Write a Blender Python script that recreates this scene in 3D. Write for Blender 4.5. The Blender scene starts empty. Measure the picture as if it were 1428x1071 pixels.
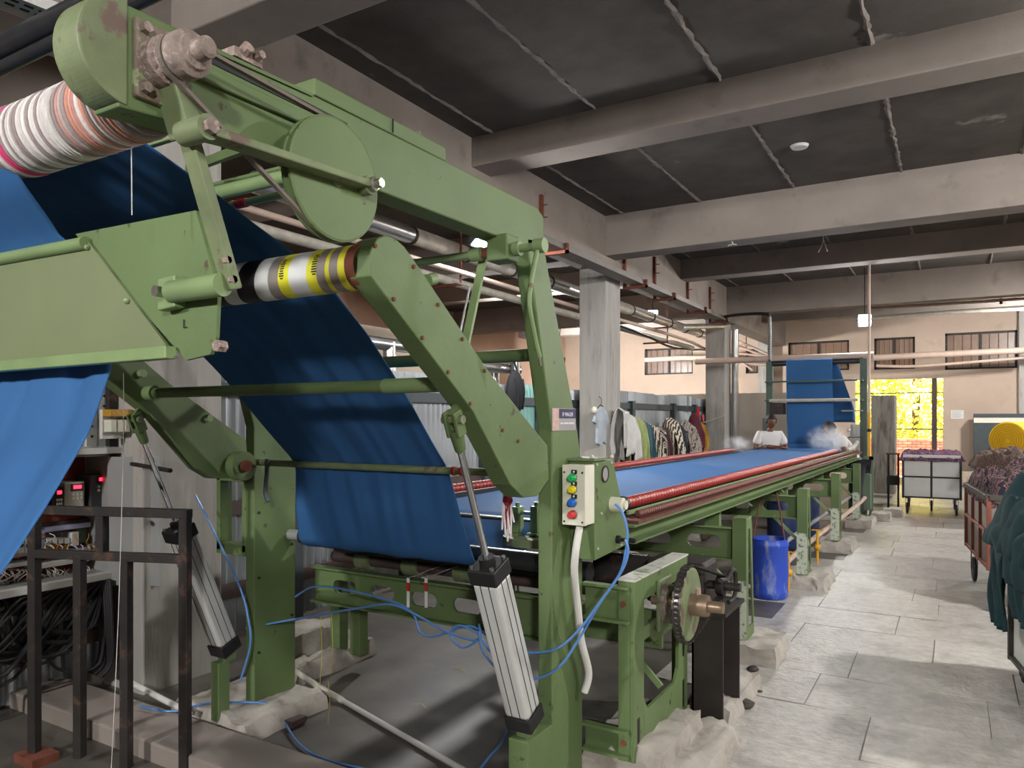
import bpy, bmesh, math, random
from mathutils import Vector, Matrix, noise, Quaternion

# ------------------------------------------------------------------ camera, world, lights, exposure
SC = bpy.context.scene
COL = SC.collection
F, CX, HY, EYE = 1035.0, 714.0, 585.0, 1.6          # focal length, centre column, horizon row of the 1428 x 1071 frame
TH = math.atan(614 / 1035.0); SN, CS = math.sin(TH), math.cos(TH)
cam = bpy.data.cameras.new('camera'); camo = bpy.data.objects.new('camera', cam); COL.objects.link(camo)
cam.sensor_width = 36; cam.lens = 36 * F / 1428; cam.shift_y = (HY - 535.5) / 1428
cam.clip_start = .05; cam.clip_end = 300
camo.location = (0, 0, EYE); camo.rotation_euler = (math.pi / 2, 0, TH)
SC.camera = camo
w = bpy.data.worlds.new('world'); SC.world = w; w.use_nodes = True
wn = w.node_tree.nodes; bg = wn['Background']
sky = wn.new('ShaderNodeTexSky'); sky.sky_type = 'HOSEK_WILKIE'; sky.turbidity = 4; sky.sun_direction = (-.3, -.33, .89)
w.node_tree.links.new(sky.outputs[0], bg.inputs[0]); bg.inputs[1].default_value = 6.0
sun = bpy.data.lights.new('sun', 'SUN'); sun.energy = 62; sun.angle = .01; sun.color = (1, .95, .82)
suno = bpy.data.objects.new('sun', sun); COL.objects.link(suno)
suno.rotation_euler = Vector((.3, .33, -.89)).to_track_quat('-Z', 'Y').to_euler()
FLOODS = [  # position, aim, watts, size: LED floodlights, most of them added as fill light (each gets a lamp body below)
    ((2.3, -3.2, 3.1), (-1.9, 3.0, .8), 190, .30),  # unseen fill, added for frontal light on the machine
    ((-3.3, -4.2, 3.4), (-2.9, 2.9, 1.0), 225, .30),  # unseen lamp, set behind the camera for light from the left front
    ((-4.25, 6.6, 3.5), (-1.3, 6.4, 0), 100, .22),
    ((2.6, 5.6, 3.8), (-.8, 8.0, .6), 200, .30),  # added out of view to brighten the table and aisle
    ((2.7, 14.6, 3.8), (-.8, 11.6, .4), 210, .30),  # extra lamp out of view, lifts the far aisle and table end
    ((-7.5, 13.65, 3.42), (-5.0, 8, .6), 330, .28),
    ((-8.6, 17.0, 3.0), (-5.5, 22, 2.4), 420, .30),  # put in to brighten the far wall of the left bay
    ((2.6, 1.0, 3.85), (.7, 5.2, 0), 85, .30),  # added beside the camera to brighten the near aisle floor
    ((1.9, 17.6, 3.7), (-.4, 21.9, 2.4), 170, .30),  # fill added out of view for the upper far wall
]
SC.view_settings.view_transform = 'Standard'; SC.view_settings.look = 'None'
SC.view_settings.exposure = 0.18; SC.view_settings.gamma = 1
SC.view_settings.use_curve_mapping = False
try:
    SC.cycles.use_denoising = True; SC.cycles.max_bounces = 7; SC.cycles.diffuse_bounces = 4
    SC.cycles.volume_bounces = 1; SC.cycles.volume_step_rate = 1.0
    SC.cycles.sample_clamp_indirect = 6.0; SC.cycles.caustics_reflective = False; SC.cycles.caustics_refractive = False
except Exception: pass

# ------------------------------------------------------------------ helpers
R = random.Random(7)
def at(px, py, X=None, Y=None, Z=None):
    """the point of a world plane (X, Y or Z given) that was measured at this pixel of the photograph"""
    u = (px - CX) / F; v = (HY - py) / F; a = -SN + u * CS; b = CS + u * SN
    d = X / a if X is not None else (Y / b if Y is not None else (Z - EYE) / v)
    return Vector((a * d, b * d, EYE + v * d))
def yz(X, *pts): return [(p.y, p.z) for p in (at(a, b, X=X) for a, b in pts)]
def s2l(c): return c / 12.92 if c <= .04045 else ((c + .055) / 1.055) ** 2.4
def rgb(h): h = h.lstrip('#'); return tuple(s2l(int(h[i:i + 2], 16) / 255) for i in (0, 2, 4))

class MB:
    def __init__(s): s.v = []; s.f = []; s.s = []; s.m = []; s.mi = 0
    def add(s, vs, fs, smooth=False):
        k = len(s.v); s.v += [tuple(p) for p in vs]
        for f in fs: s.f.append([i + k for i in f]); s.s.append(smooth); s.m.append(s.mi)
        return s
    def box(s, x0, x1, y0, y1, z0, z1, M=None):
        vs = [Vector((x, y, z)) for z in (z0, z1) for y in (y0, y1) for x in (x0, x1)]
        if M: vs = [M @ p for p in vs]
        return s.add(vs, [(0, 2, 3, 1), (4, 5, 7, 6), (0, 1, 5, 4), (2, 6, 7, 3), (0, 4, 6, 2), (1, 3, 7, 5)])
    def bar(s, p, q, wd, ht, up=(0, 0, 1)):
        p = Vector(p); q = Vector(q); d = (q - p).normalized(); a = d.cross(Vector(up))
        if a.length < 1e-4: a = d.cross(Vector((0, 1, 0)))
        a.normalize(); b = a.cross(d)
        vs = [e + a * i * wd / 2 + b * j * ht / 2 for e in (p, q) for i, j in ((-1, -1), (1, -1), (1, 1), (-1, 1))]
        return s.add(vs, [(0, 1, 2, 3), (7, 6, 5, 4), (0, 4, 5, 1), (1, 5, 6, 2), (2, 6, 7, 3), (3, 7, 4, 0)])
    def lathe(s, p, q, prof, n=20, caps=True):
        p = Vector(p); q = Vector(q); d = q - p; L = d.length; d.normalize()
        a = d.orthogonal().normalized(); b = d.cross(a); vs = []
        for t, r in prof:
            for i in range(n):
                an = 2 * math.pi * i / n; vs.append(p + d * L * t + (a * math.cos(an) + b * math.sin(an)) * r)
        m = len(prof)
        s.add(vs, [(j * n + i, j * n + (i + 1) % n, (j + 1) * n + (i + 1) % n, (j + 1) * n + i) for j in range(m - 1) for i in range(n)], True)
        if caps:
            s.add(vs[:n], [tuple(range(n))[::-1]]); s.add(vs[-n:], [tuple(range(n))])
        return s
    def tube(s, p, q, r, r2=None, n=16, caps=True): return s.lathe(p, q, [(0, r), (1, r if r2 is None else r2)], n, caps)
    def ring(s, p, q, r, ri, n=24):
        """a pipe wall / disc with a bore"""
        p = Vector(p); q = Vector(q); d = (q - p).normalized(); a = d.orthogonal().normalized(); b = d.cross(a); vs = []
        for e, rr in ((p, r), (q, r), (q, ri), (p, ri)):
            for i in range(n):
                an = 2 * math.pi * i / n; vs.append(e + (a * math.cos(an) + b * math.sin(an)) * rr)
        return s.add(vs, [(j * n + i, j * n + (i + 1) % n, ((j + 1) % 4) * n + (i + 1) % n, ((j + 1) % 4) * n + i) for j in range(4) for i in range(n)])
    def path(s, pts, r, n=8, sub=6, closed=False):
        pts = [Vector(p) for p in pts]; P = []
        if sub > 1:
            m = len(pts)
            for i in range(m if closed else m - 1):
                if closed: p0, p1, p2, p3 = pts[i - 1], pts[i], pts[(i + 1) % m], pts[(i + 2) % m]
                else: p0, p1, p2, p3 = pts[max(i - 1, 0)], pts[i], pts[i + 1], pts[min(i + 2, m - 1)]
                for k in range(sub):
                    t = k / sub
                    P.append(.5 * ((2 * p1) + (p2 - p0) * t + (2 * p0 - 5 * p1 + 4 * p2 - p3) * t * t + (3 * p1 - p0 - 3 * p2 + p3) * t ** 3))
            if not closed: P.append(pts[-1])
        else: P = pts
        m = len(P); vs = []; prev = None
        for i in range(m):
            d = (P[(i + 1) % m] - P[i - 1]) if closed else (P[min(i + 1, m - 1)] - P[max(i - 1, 0)])
            if d.length < 1e-7: d = Vector((0, 0, 1))
            d.normalize()
            a = d.orthogonal() if prev is None else (prev - d * prev.dot(d))
            if a.length < 1e-5: a = d.orthogonal()
            a.normalize(); prev = a; b = d.cross(a)
            for k in range(n):
                an = 2 * math.pi * k / n; vs.append(P[i] + (a * math.cos(an) + b * math.sin(an)) * r)
        fs = [(i * n + k, i * n + (k + 1) % n, ((i + 1) % m) * n + (k + 1) % n, ((i + 1) % m) * n + k) for i in range(m if closed else m - 1) for k in range(n)]
        s.add(vs, fs, True)
        if not closed: s.add(vs[:n], [tuple(range(n))[::-1]]); s.add(vs[-n:], [tuple(range(n))])
        return s
    def prism(s, pts, w0, w1, ax='X'):
        mp = {'X': lambda u, v, t: (t, u, v), 'Y': lambda u, v, t: (u, t, v), 'Z': lambda u, v, t: (u, v, t)}[ax]
        n = len(pts)
        return s.add([mp(u, v, w0) for u, v in pts] + [mp(u, v, w1) for u, v in pts],
                     [tuple(range(n))[::-1], tuple(range(n, 2 * n))] + [(i, (i + 1) % n, n + (i + 1) % n, n + i) for i in range(n)])
    def slotted(s, u0, u1, v0, v1, slots, w0, w1, ax='Y', vm=None):
        """a plate with obround holes: slots = (centre, half length, half height)"""
        c0 = u0; vm = (v0 + v1) / 2 if vm is None else vm
        for c, a, b in slots:
            if c - a > c0 + 1e-5: s.prism([(c0, v0), (c - a, v0), (c - a, v1), (c0, v1)], w0, w1, ax)
            arc = [(c - a + b - b * math.cos(t * math.pi / 8), vm + b * math.sin(t * math.pi / 8)) for t in range(5)]
            arc += [(c + a - b + b * math.sin(t * math.pi / 8), vm + b * math.cos(t * math.pi / 8)) for t in range(5)]
            s.prism([(c - a, v1)] + arc + [(c + a, v1)], w0, w1, ax)
            s.prism([(c - a, v0)] + [(x, 2 * vm - y) for x, y in arc] + [(c + a, v0)], w0, w1, ax)
            c0 = c + a
        if u1 > c0 + 1e-5: s.prism([(c0, v0), (u1, v0), (u1, v1), (c0, v1)], w0, w1, ax)
        return s
    def grid(s, fn, nu, nv, smooth=True):
        vs = [fn(i / nu, j / nv) for j in range(nv + 1) for i in range(nu + 1)]
        return s.add(vs, [(j * (nu + 1) + i, j * (nu + 1) + i + 1, (j + 1) * (nu + 1) + i + 1, (j + 1) * (nu + 1) + i) for j in range(nv) for i in range(nu)], smooth)
    def ball(s, c, r, n=12, m=8, sc=(1, 1, 1)):
        c = Vector(c); vs = []
        for j in range(m + 1):
            ph = math.pi * j / m
            for i in range(n):
                th = 2 * math.pi * i / n
                vs.append(c + Vector((math.sin(ph) * math.cos(th) * sc[0], math.sin(ph) * math.sin(th) * sc[1], math.cos(ph) * sc[2])) * r)
        return s.add(vs, [(j * n + i, j * n + (i + 1) % n, (j + 1) * n + (i + 1) % n, (j + 1) * n + i) for j in range(m) for i in range(n)], True)
    def build(s, name, mat, parent=None, bevel=0, solid=0, subsurf=0, clean=True):
        me = bpy.data.meshes.new(name); me.from_pydata(s.v, [], s.f)
        me.polygons.foreach_set('use_smooth', s.s)
        for m_ in (mat if isinstance(mat, (list, tuple)) else [mat]): me.materials.append(m_)
        if any(s.m): me.polygons.foreach_set('material_index', s.m)
        if clean:
            bm = bmesh.new(); bm.from_mesh(me); bmesh.ops.remove_doubles(bm, verts=bm.verts, dist=1e-6) if subsurf else None
            bmesh.ops.recalc_face_normals(bm, faces=bm.faces); bm.to_mesh(me); bm.free()
        me.update()
        if any(s.s): me.set_sharp_from_angle(angle=.62)
        o = bpy.data.objects.new(name, me); COL.objects.link(o); put(o, parent)
        if solid:
            q = o.modifiers.new('thick', 'SOLIDIFY'); q.thickness = solid; q.offset = 0
        if bevel:
            q = o.modifiers.new('edge', 'BEVEL'); q.width = bevel; q.segments = 2; q.limit_method = 'ANGLE'; q.angle_limit = .7
        if subsurf:
            q = o.modifiers.new('sub', 'SUBSURF'); q.levels = subsurf; q.render_levels = subsurf
        return o
def wloc(o):
    l = Vector((0, 0, 0))
    while o: l += o.location; o = o.parent
    return l
def put(o, parent):
    if parent: o.parent = parent; o.location = -wloc(parent)
def tag(o, label=None, cat=None, group=None, kind=None):
    for k, x in (('label', label), ('category', cat), ('group', group), ('kind', kind)):
        if x: o[k] = x
    return o
def thing(name, label, cat, loc=(0, 0, 0), group=None):
    o = bpy.data.objects.new(name, None); COL.objects.link(o); o.location = loc; o.empty_display_size = .1
    return tag(o, label, cat, group)
def copy_tree(o, parent=None, move=(0, 0, 0)):
    kids = [c for c in COL.objects if c.parent == o]
    c = o.copy(); COL.objects.link(c); c.parent = parent
    if parent is None: c.location = o.location + Vector(move)
    for k in kids: copy_tree(k, c)
    return c

# ------------------------------------------------------------------ materials
def mat(name, col, rough=.6, metal=0, var=.0, vs=6, col2=None, c2amt=.5, c2scale=4, c2edge=.1, bump=0, bs=40, trans=0, stretch=(1, 1, 1), emit=None, es=0, spec=.5, coat=0, world=False):
    m = bpy.data.materials.new(name); m.use_nodes = True; N = m.node_tree.nodes; L = m.node_tree.links; b = N['Principled BSDF']
    c = rgb(col) if isinstance(col, str) else col
    b.inputs['Base Color'].default_value = (*c, 1); b.inputs['Roughness'].default_value = rough; b.inputs['Metallic'].default_value = metal
    b.inputs['Specular IOR Level'].default_value = spec
    if coat: b.inputs['Coat Weight'].default_value = coat; b.inputs['Coat Roughness'].default_value = .2
    if emit: b.inputs['Emission Color'].default_value = (*rgb(emit), 1); b.inputs['Emission Strength'].default_value = es
    if var or col2 or bump:
        tc = N.new('ShaderNodeTexCoord'); mp = N.new('ShaderNodeMapping'); mp.inputs['Scale'].default_value = stretch
        L.new(N.new('ShaderNodeNewGeometry').outputs['Position'] if world else tc.outputs['Object'], mp.inputs[0])
        def nz(sc, det=4):
            n = N.new('ShaderNodeTexNoise'); n.inputs['Scale'].default_value = sc; n.inputs['Detail'].default_value = det
            n.inputs['Roughness'].default_value = .6; L.new(mp.outputs[0], n.inputs['Vector']); return n
        cur = None
        if var:
            n = nz(vs); r = N.new('ShaderNodeMapRange'); r.inputs['From Min'].default_value = .3; r.inputs['From Max'].default_value = .7
            r.inputs['To Min'].default_value = 1 - var; r.inputs['To Max'].default_value = 1 + var; L.new(n.outputs[0], r.inputs[0])
            x = N.new('ShaderNodeVectorMath'); x.operation = 'SCALE'; x.inputs[0].default_value = c; L.new(r.outputs[0], x.inputs['Scale']); cur = x.outputs[0]
        if col2:
            n = nz(c2scale, 8); r = N.new('ShaderNodeMapRange'); r.inputs['From Min'].default_value = 1 - c2amt; r.inputs['From Max'].default_value = 1 - c2amt + c2edge
            L.new(n.outputs[0], r.inputs[0]); x = N.new('ShaderNodeMix'); x.data_type = 'RGBA'; L.new(r.outputs[0], x.inputs[0])
            x.inputs['B'].default_value = (*rgb(col2), 1)
            if cur: L.new(cur, x.inputs['A'])
            else: x.inputs['A'].default_value = (*c, 1)
            cur = x.outputs['Result']
        if cur: L.new(cur, b.inputs['Base Color'])
        if bump:
            n = nz(bs, 6); bp = N.new('ShaderNodeBump'); bp.inputs['Strength'].default_value = bump; bp.inputs['Distance'].default_value = .02
            L.new(n.outputs[0], bp.inputs['Height']); L.new(bp.outputs[0], b.inputs['Normal'])
    if trans:
        t = N.new('ShaderNodeBsdfTranslucent'); t.inputs[0].default_value = (*c, 1); x = N.new('ShaderNodeMixShader'); x.inputs[0].default_value = trans
        o = N['Material Output']; L.new(b.outputs[0], x.inputs[1]); L.new(t.outputs[0], x.inputs[2]); L.new(x.outputs[0], o.inputs[0])
    return m
def wavemat(name, cols, scale, rot=(0, 0, 0), dist=4, rough=.9, kind='BANDS', direction='X', profile='SIN', stops=None, dscale=2):
    m = bpy.data.materials.new(name); m.use_nodes = True; N = m.node_tree.nodes; L = m.node_tree.links; b = N['Principled BSDF']
    tc = N.new('ShaderNodeTexCoord'); mp = N.new('ShaderNodeMapping'); mp.inputs['Rotation'].default_value = rot; L.new(tc.outputs['Object'], mp.inputs[0])
    wv = N.new('ShaderNodeTexWave'); wv.wave_type = kind; wv.bands_direction = direction; wv.wave_profile = profile
    wv.inputs['Scale'].default_value = scale; wv.inputs['Distortion'].default_value = dist; wv.inputs['Detail'].default_value = 3; wv.inputs['Detail Scale'].default_value = dscale
    L.new(mp.outputs[0], wv.inputs[0]); cr = N.new('ShaderNodeValToRGB'); cr.color_ramp.interpolation = 'CONSTANT' if stops else 'LINEAR'
    k = len(cols)
    while len(cr.color_ramp.elements) < k: cr.color_ramp.elements.new(.5)
    for i, c in enumerate(cols):
        e = cr.color_ramp.elements[i]; e.position = stops[i] if stops else i / (k - 1); e.color = (*rgb(c), 1)
    L.new(wv.outputs['Fac'], cr.inputs[0]); L.new(cr.outputs[0], b.inputs['Base Color']); b.inputs['Roughness'].default_value = rough
    return m
M = {}
M['green'] = mat('green_paint', '#60734a', .5, var=.16, vs=2.6, col2='#4a4432', c2amt=.35, c2edge=.03, c2scale=15, bump=.05, bs=60, spec=.35)
M['green_worn'] = mat('green_paint_worn', '#717d5a', .55, var=.2, vs=8, col2='#66544a', c2amt=.44, c2edge=.06, c2scale=10, bump=.08, bs=60)
M['green_lt'] = mat('green_paint_pale', '#7b9062', .45, var=.14, vs=5, col2='#6a5b3c', c2amt=.32, c2edge=.05, c2scale=9)
M['green_dk'] = mat('green_paint_grey', '#5d6f5c', .5, var=.1, vs=4)
M['steelgreen'] = mat('tower_paint', '#4c5f58', .55, var=.1, vs=4)
M['dust'] = mat('lint_dust', '#97857c', .95, var=.3, vs=40, col2='#b9a49d', c2amt=.5, c2scale=45, c2edge=.1, bump=.6, bs=110)
M['dusty_steel'] = mat('dusty_steel', '#8d7f76', .75, metal=.3, var=.3, vs=30, col2='#b3a09a', c2amt=.47, c2scale=40, c2edge=.1, bump=.35, bs=90)
M['steel'] = mat('steel', '#b8b6b2', .3, metal=1, var=.08, vs=20)
M['chrome'] = mat('chrome', '#d9dadd', .12, metal=1)
M['alu'] = mat('aluminium', '#cdcecb', .4, metal=.35, var=.05, vs=5)
M['black'] = mat('black_rubber', '#161617', .5, var=.2, vs=10)
M['roller'] = mat('black_roller', '#26272a', .32, var=.2, vs=8)
M['iron'] = mat('dark_iron', '#2b2624', .6, metal=.2, var=.3, vs=12, col2='#5a4036', c2amt=.42, c2edge=.1, c2scale=12)
M['rust'] = mat('rust', '#6e3b2a', .85, var=.25, vs=18, bump=.15)
M['brownpaint'] = mat('brown_paint', '#7c4434', .6, var=.12, vs=9)
M['greywood'] = mat('shaft_brown', '#4a3a37', .7, var=.2, vs=6)
M['blue'] = mat('blue_cloth', '#3a689d', .8, var=.05, vs=3, trans=.12, spec=.2)
M['tape_w'] = mat('tape_white', '#dcdcda', .5); M['tape_k'] = mat('tape_black', '#1c1a1c', .5); M['tape_y'] = mat('tape_yellow', '#e6e03a', .45)
M['tape_g'] = mat('tape_grey', '#8f8581', .5, var=.1); M['tape_r'] = mat('tape_red', '#b8252b', .5)
M['cream'] = mat('cream_plastic', '#d9d6c4', .5, var=.05, vs=12)
M['bt_g'] = mat('button_green', '#19b45c', .3); M['bt_y'] = mat('button_yellow', '#e8d21c', .3); M['bt_b'] = mat('button_blue', '#1f6fd6', .3); M['bt_r'] = mat('button_red', '#d8393b', .35)
M['white'] = mat('white_plastic', '#d4d2cd', .5, var=.05)
M['hose'] = mat('blue_hose', '#5583c2', .35, spec=.6)
M['red'] = mat('red_rail', '#96302a', .38, var=.2, vs=20, col2='#5a1f1c', c2amt=.4, c2scale=30)
M['redbrown'] = mat('chain_brown', '#6b4038', .6, metal=.3, var=.3, vs=30)
M['concrete'] = mat('concrete', '#8d837b', .9, var=.14, vs=1.2, col2='#6e665f', c2amt=.42, c2scale=2.5, c2edge=.2, bump=.12, bs=18)
M['concrete_wall'] = mat('concrete_column', '#aaa6a0', .92, var=.12, vs=3, col2='#8b857d', c2amt=.45, c2scale=5, c2edge=.2, bump=.15, bs=25, stretch=(3, 3, .35))
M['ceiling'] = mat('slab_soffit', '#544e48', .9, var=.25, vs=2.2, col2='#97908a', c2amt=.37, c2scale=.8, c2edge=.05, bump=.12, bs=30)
M['mortar'] = mat('mortar', '#7b736c', .95, var=.2, vs=10, bump=.2)
M['plinth'] = mat('plinth_concrete', '#a8a198', .95, var=.15, vs=6, col2='#7e756b', c2amt=.45, c2scale=7, c2edge=.2, bump=.4, bs=22)
M['wallplaster'] = mat('plaster', '#bda998', .95, var=.1, vs=.8, col2='#9b8a7c', c2amt=.42, c2scale=1.5, c2edge=.3, bump=.05)
M['pinkplaster'] = mat('plaster_pink', '#cdac97', .95, var=.1, vs=.8)
M['tray'] = mat('tray_zinc', '#6f6963', .5, metal=.4, var=.2, vs=4)
M['corr'] = mat('corrugated_zinc', '#9ea3a7', .4, metal=.7, var=.25, vs=2, stretch=(1, 1, .3))
M['corr_b'] = mat('corrugated_teal', '#8fc4bf', .5, var=.1, vs=2)
M['duct'] = mat('duct_zinc', '#b9b9b8', .3, metal=.9, var=.1, vs=6)
M['pipe'] = mat('pipe_beige', '#bfa899', .6, var=.1, vs=6)
M['lag'] = mat('lagged_pipe', '#b9b3a6', .8, var=.2, vs=9)
M['drum'] = mat('drum_blue', '#2a49b0', .45, var=.12, vs=5, col2='#8b93a8', c2amt=.47, c2scale=9, c2edge=.15, stretch=(1, 1, .35))
M['panelwhite'] = mat('cart_panel', '#c9c9c6', .6, var=.05, vs=6)
M['purple'] = wavemat('purple_cloth', ['#3c1f33', '#6d4560', '#2a1626', '#7a5a6c'], 9, dist=9)
M['pattern'] = wavemat('patterned_cloth', ['#141022', '#1a1428', '#a97c70', '#1c1428', '#7a5046', '#120e1c'], 7, rot=(.3, .2, 1.1), dist=7, stops=[0, .4, .55, .68, .8, .93], dscale=3)
M['pattern2'] = wavemat('patterned_cloth_brown', ['#3a2a2a', '#6a5048', '#2a1e20', '#7d6a5c', '#402e2e'], 9, rot=(0, .5, .4), dist=7, dscale=3)
M['knit'] = wavemat('cream_knit', ['#3b3330', '#b3a78e', '#c9bfa6', '#3f3a34'], 22, rot=(0, .3, .9), dist=2)
M['teal'] = mat('teal_cloth', '#16353a', .9, var=.15, vs=6)
M['yellow'] = mat('yellow_cloth', '#e2b81f', .85, var=.1, vs=6)
M['foam'] = mat('foam', '#c2b29e', .9, var=.2, vs=14)
M['darkcab'] = mat('dark_board', '#3a4246', .6, var=.15, vs=3)
M['skin'] = mat('skin', '#6e4433', .6); M['hair'] = mat('hair', '#14100f', .7); M['shirt'] = mat('white_shirt', '#d8d4d0', .9, var=.05); M['trouser'] = mat('dark_trousers', '#2a2c33', .9)
M['glass'] = mat('dusty_pane', '#a08c80', .3, trans=.5, var=.15, vs=10)
M['brick'] = None
M['leaf'] = mat('leaf', '#d0d078', .6, trans=.45, var=.3, vs=2); M['bark'] = mat('bark', '#6a5846', .9, var=.2)
M['ground'] = mat('outside_ground', '#b7a78c', .95, var=.1, vs=1)
M['cable'] = mat('black_cable', '#242325', .5); M['yellowpipe'] = mat('yellow_pipe', '#d19a1c', .5)
M['maroon'] = mat('maroon_board', '#7a3018', .7, var=.1)
M['led'] = mat('led_red', '#ff2030', .4, emit='#ff2238', es=5)
M['lamp'] = mat('lamp_face', '#ffffff', .4, emit='#f4f7ff', es=60)
M['copper'] = mat('yellow_wires', '#b98a2c', .5, var=.3, vs=60); M['grey'] = mat('grey_paint', '#8e8f8d', .5, var=.05); M['lav'] = mat('wire_duct', '#a9abc4', .5)
M['greendk_board'] = mat('circuit_board', '#41513c', .5, var=.3, vs=60)
M['navy'] = mat('plate_navy', '#26224f', .4); M['plategrey'] = mat('plate_grey', '#a9a7a8', .4, metal=.4); M['platepink'] = mat('plate_pink', '#c3a39a', .5, var=.2, vs=90)
M['ink'] = mat('print_white', '#dcdce6', .5); M['inkblack'] = mat('print_black', '#1a1a18', .6)

# ------------------------------------------------------------------ the setting
XL, XR, Y0, Y1, ZC = -11.0, 4.6, -5.0, 22.0, 4.36
CF = -4.05                                  # face of the column row
def struct(o): return tag(o, kind='structure')
# floor: base slab, stone slabs of the aisle as pieces of their own
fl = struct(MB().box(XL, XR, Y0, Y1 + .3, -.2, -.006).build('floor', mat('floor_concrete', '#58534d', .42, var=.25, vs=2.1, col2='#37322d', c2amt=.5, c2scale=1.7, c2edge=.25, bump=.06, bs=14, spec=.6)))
slabm = [mat('stone_slab', c, .33, var=.22, vs=14, col2='#827d76', c2amt=.48, c2scale=3.2, c2edge=.2, bump=.45, bs=26, spec=.7, world=True) for c in ('#afaba4', '#a8a49d', '#b3afa8')]
variants = []
for k in range(9):
    rr = random.Random(k); hx, hy = .4395, .2935
    j = lambda: rr.uniform(-.004, .004)
    q = [(-hx + j(), -hy + j()), (j(), -hy + j()), (hx + j(), -hy + j()), (hx + j(), hy + j()), (j(), hy + j()), (-hx + j(), hy + j())]
    tl = [rr.uniform(-.0008, .0008) for _ in q]
    me = bpy.data.meshes.new('slab'); n = 6
    me.from_pydata([(x, y, -.02) for x, y in q] + [(x, y, t) for (x, y), t in zip(q, tl)], [], [tuple(range(6, 12))] + [(i, (i + 1) % 6, 6 + (i + 1) % 6, 6 + i) for i in range(6)])
    me.materials.append(slabm[k % 3]); me.update(); variants.append(me)
r_ = 0; y = 2.35
while y < 20.5:
    off = R.uniform(-.25, .25) + (.43 if r_ % 2 else 0)
    for c in range(-2, 4):
        x = -.42 + off + c * .885
        if x < -1.5 or x > 2.4 or (y > 15 and x > 1.6): continue
        o = bpy.data.objects.new('slab', R.choice(variants)); COL.objects.link(o); o.parent = fl
        o.location = (x, y, R.uniform(-.0012, .0012)); o.rotation_euler.z = R.uniform(-.004, .004) + (math.pi if R.random() < .5 else 0)
    y += .592; r_ += 1
# ceiling with mortar ridges where the form boards met
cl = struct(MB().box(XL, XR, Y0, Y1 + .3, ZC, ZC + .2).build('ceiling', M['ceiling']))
BE = [(-.45, 3.9), (2.8, 3.9), (6.05, 4.075), (9.3, 3.82), (12.55, 4.03), (15.6, 3.78), (18.9, 4.0)]
for i in range(len(BE)):
    ya = BE[i][0] + .36; yb = BE[i + 1][0] if i + 1 < len(BE) else Y1
    for x in (-3.82, -2.72, -1.62, -.51, .6, 1.7, 2.8, -5.9, -7.4):
        if ya < 0: continue
        xx = x + R.uniform(-.03, .03); m = MB(); nseg = 40; rg = random.Random(i * 31 + int(x * 10))
        vs = []
        for k in range(nseg + 1):
            yy = ya + (yb - ya) * k / nseg; wd = rg.uniform(.012, .038); dx = rg.uniform(-.006, .006)
            vs += [(xx + dx - wd, yy, ZC + .003), (xx + dx, yy, ZC - rg.uniform(.006, .02)), (xx + dx + wd, yy, ZC + .003)]
        m.add(vs, [(k * 3 + a, k * 3 + a + 1, k * 3 + a + 4, k * 3 + a + 3) for k in range(nseg) for a in (0, 1)])
        m.build('mortar_ridge', M['mortar'], cl)
rs = at(1115, 203, Z=ZC); pl_ = MB().tube((rs.x, rs.y, ZC), (rs.x, rs.y, ZC - .025), .09, .075, n=20).build('ceiling_rose', M['white'], cl)
for i, (yb, zb) in enumerate(BE):
    struct(MB().box(XL, XR, yb, yb + .36, zb, ZC + .05).build('trim_%d' % (i + 1), M['concrete'], bevel=.012))
struct(MB().box(CF - .4, CF, Y0, Y1, 3.68, ZC + .04).build('trim_20', M['concrete'], bevel=.012))
struct(MB().box(XR - .3, XR, Y0, Y1, 3.68, ZC + .04).build('trim_21', M['concrete']))
for i, (ya, yb) in enumerate(((2.62, 3.16), (9.33, 9.84), (15.45, 15.95))):
    struct(MB().box(CF - .4, CF, ya, yb, -.05, 3.7).build('column_%d' % (i + 1), M['concrete_wall'], bevel=.01))
# the far wall around its doorway and windows, and the other walls of the hall
WY = Y1
def rect(x0, x1, y0, y1): a = at(x0, y0, Y=WY); b = at(x1, y1, Y=WY); return (a.x, b.x, b.z, a.z)
dr = rect(1192, 1315, 530, 700); dr = (dr[0], dr[1], 0, dr[3])
wins = [rect(1219, 1276, 472, 514), rect(1318, 1419, 465, 513), rect(1099, 1184, 478, 516), rect(899, 966, 487, 521), rect(1040, 1072, 487, 520)]
def wall_with_holes(name, x0, x1, z0, z1, ya, yb, holes, mt):
    xs = sorted({x0, x1, *[h[0] for h in holes], *[h[1] for h in holes]}); m = MB()
    for a, b in zip(xs, xs[1:]):
        hs = sorted([h for h in holes if h[0] <= a + 1e-6 and h[1] >= b - 1e-6], key=lambda h: h[2]); z = z0
        for h in hs:
            if h[2] > z + 1e-4: m.box(a, b, ya, yb, z, h[2])
            z = h[3]
        if z < z1: m.box(a, b, ya, yb, z, z1)
    return struct(m.build(name, mt))
wall_with_holes('wall_far', XL, XR, -.1, ZC + .1, WY, WY + .24, wins + [dr], M['wallplaster'])
struct(MB().box(XL - .2, XL, Y0, Y1, -.1, ZC + .1).build('wall_left', M['pinkplaster']))
struct(MB().box(XR, XR + .2, Y0, Y1, -.1, ZC + .1).build('wall_right', M['wallplaster']))
struct(MB().box(XL, XR, Y0 - .2, Y0, -.1, ZC + .1).build('wall_back', M['wallplaster']))
pr_ = at(1421, 500, Y=21.75); struct(MB().box(pr_.x, pr_.x + .5, 21.7, WY, -.05, ZC).build('column_4', M['concrete_wall']))
pl4 = at(1062, 500, Y=21.7); struct(MB().box(pl4.x - .1, pl4.x + .25, 21.7, WY, -.05, ZC).build('column_5', M['concrete_wall']))
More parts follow.
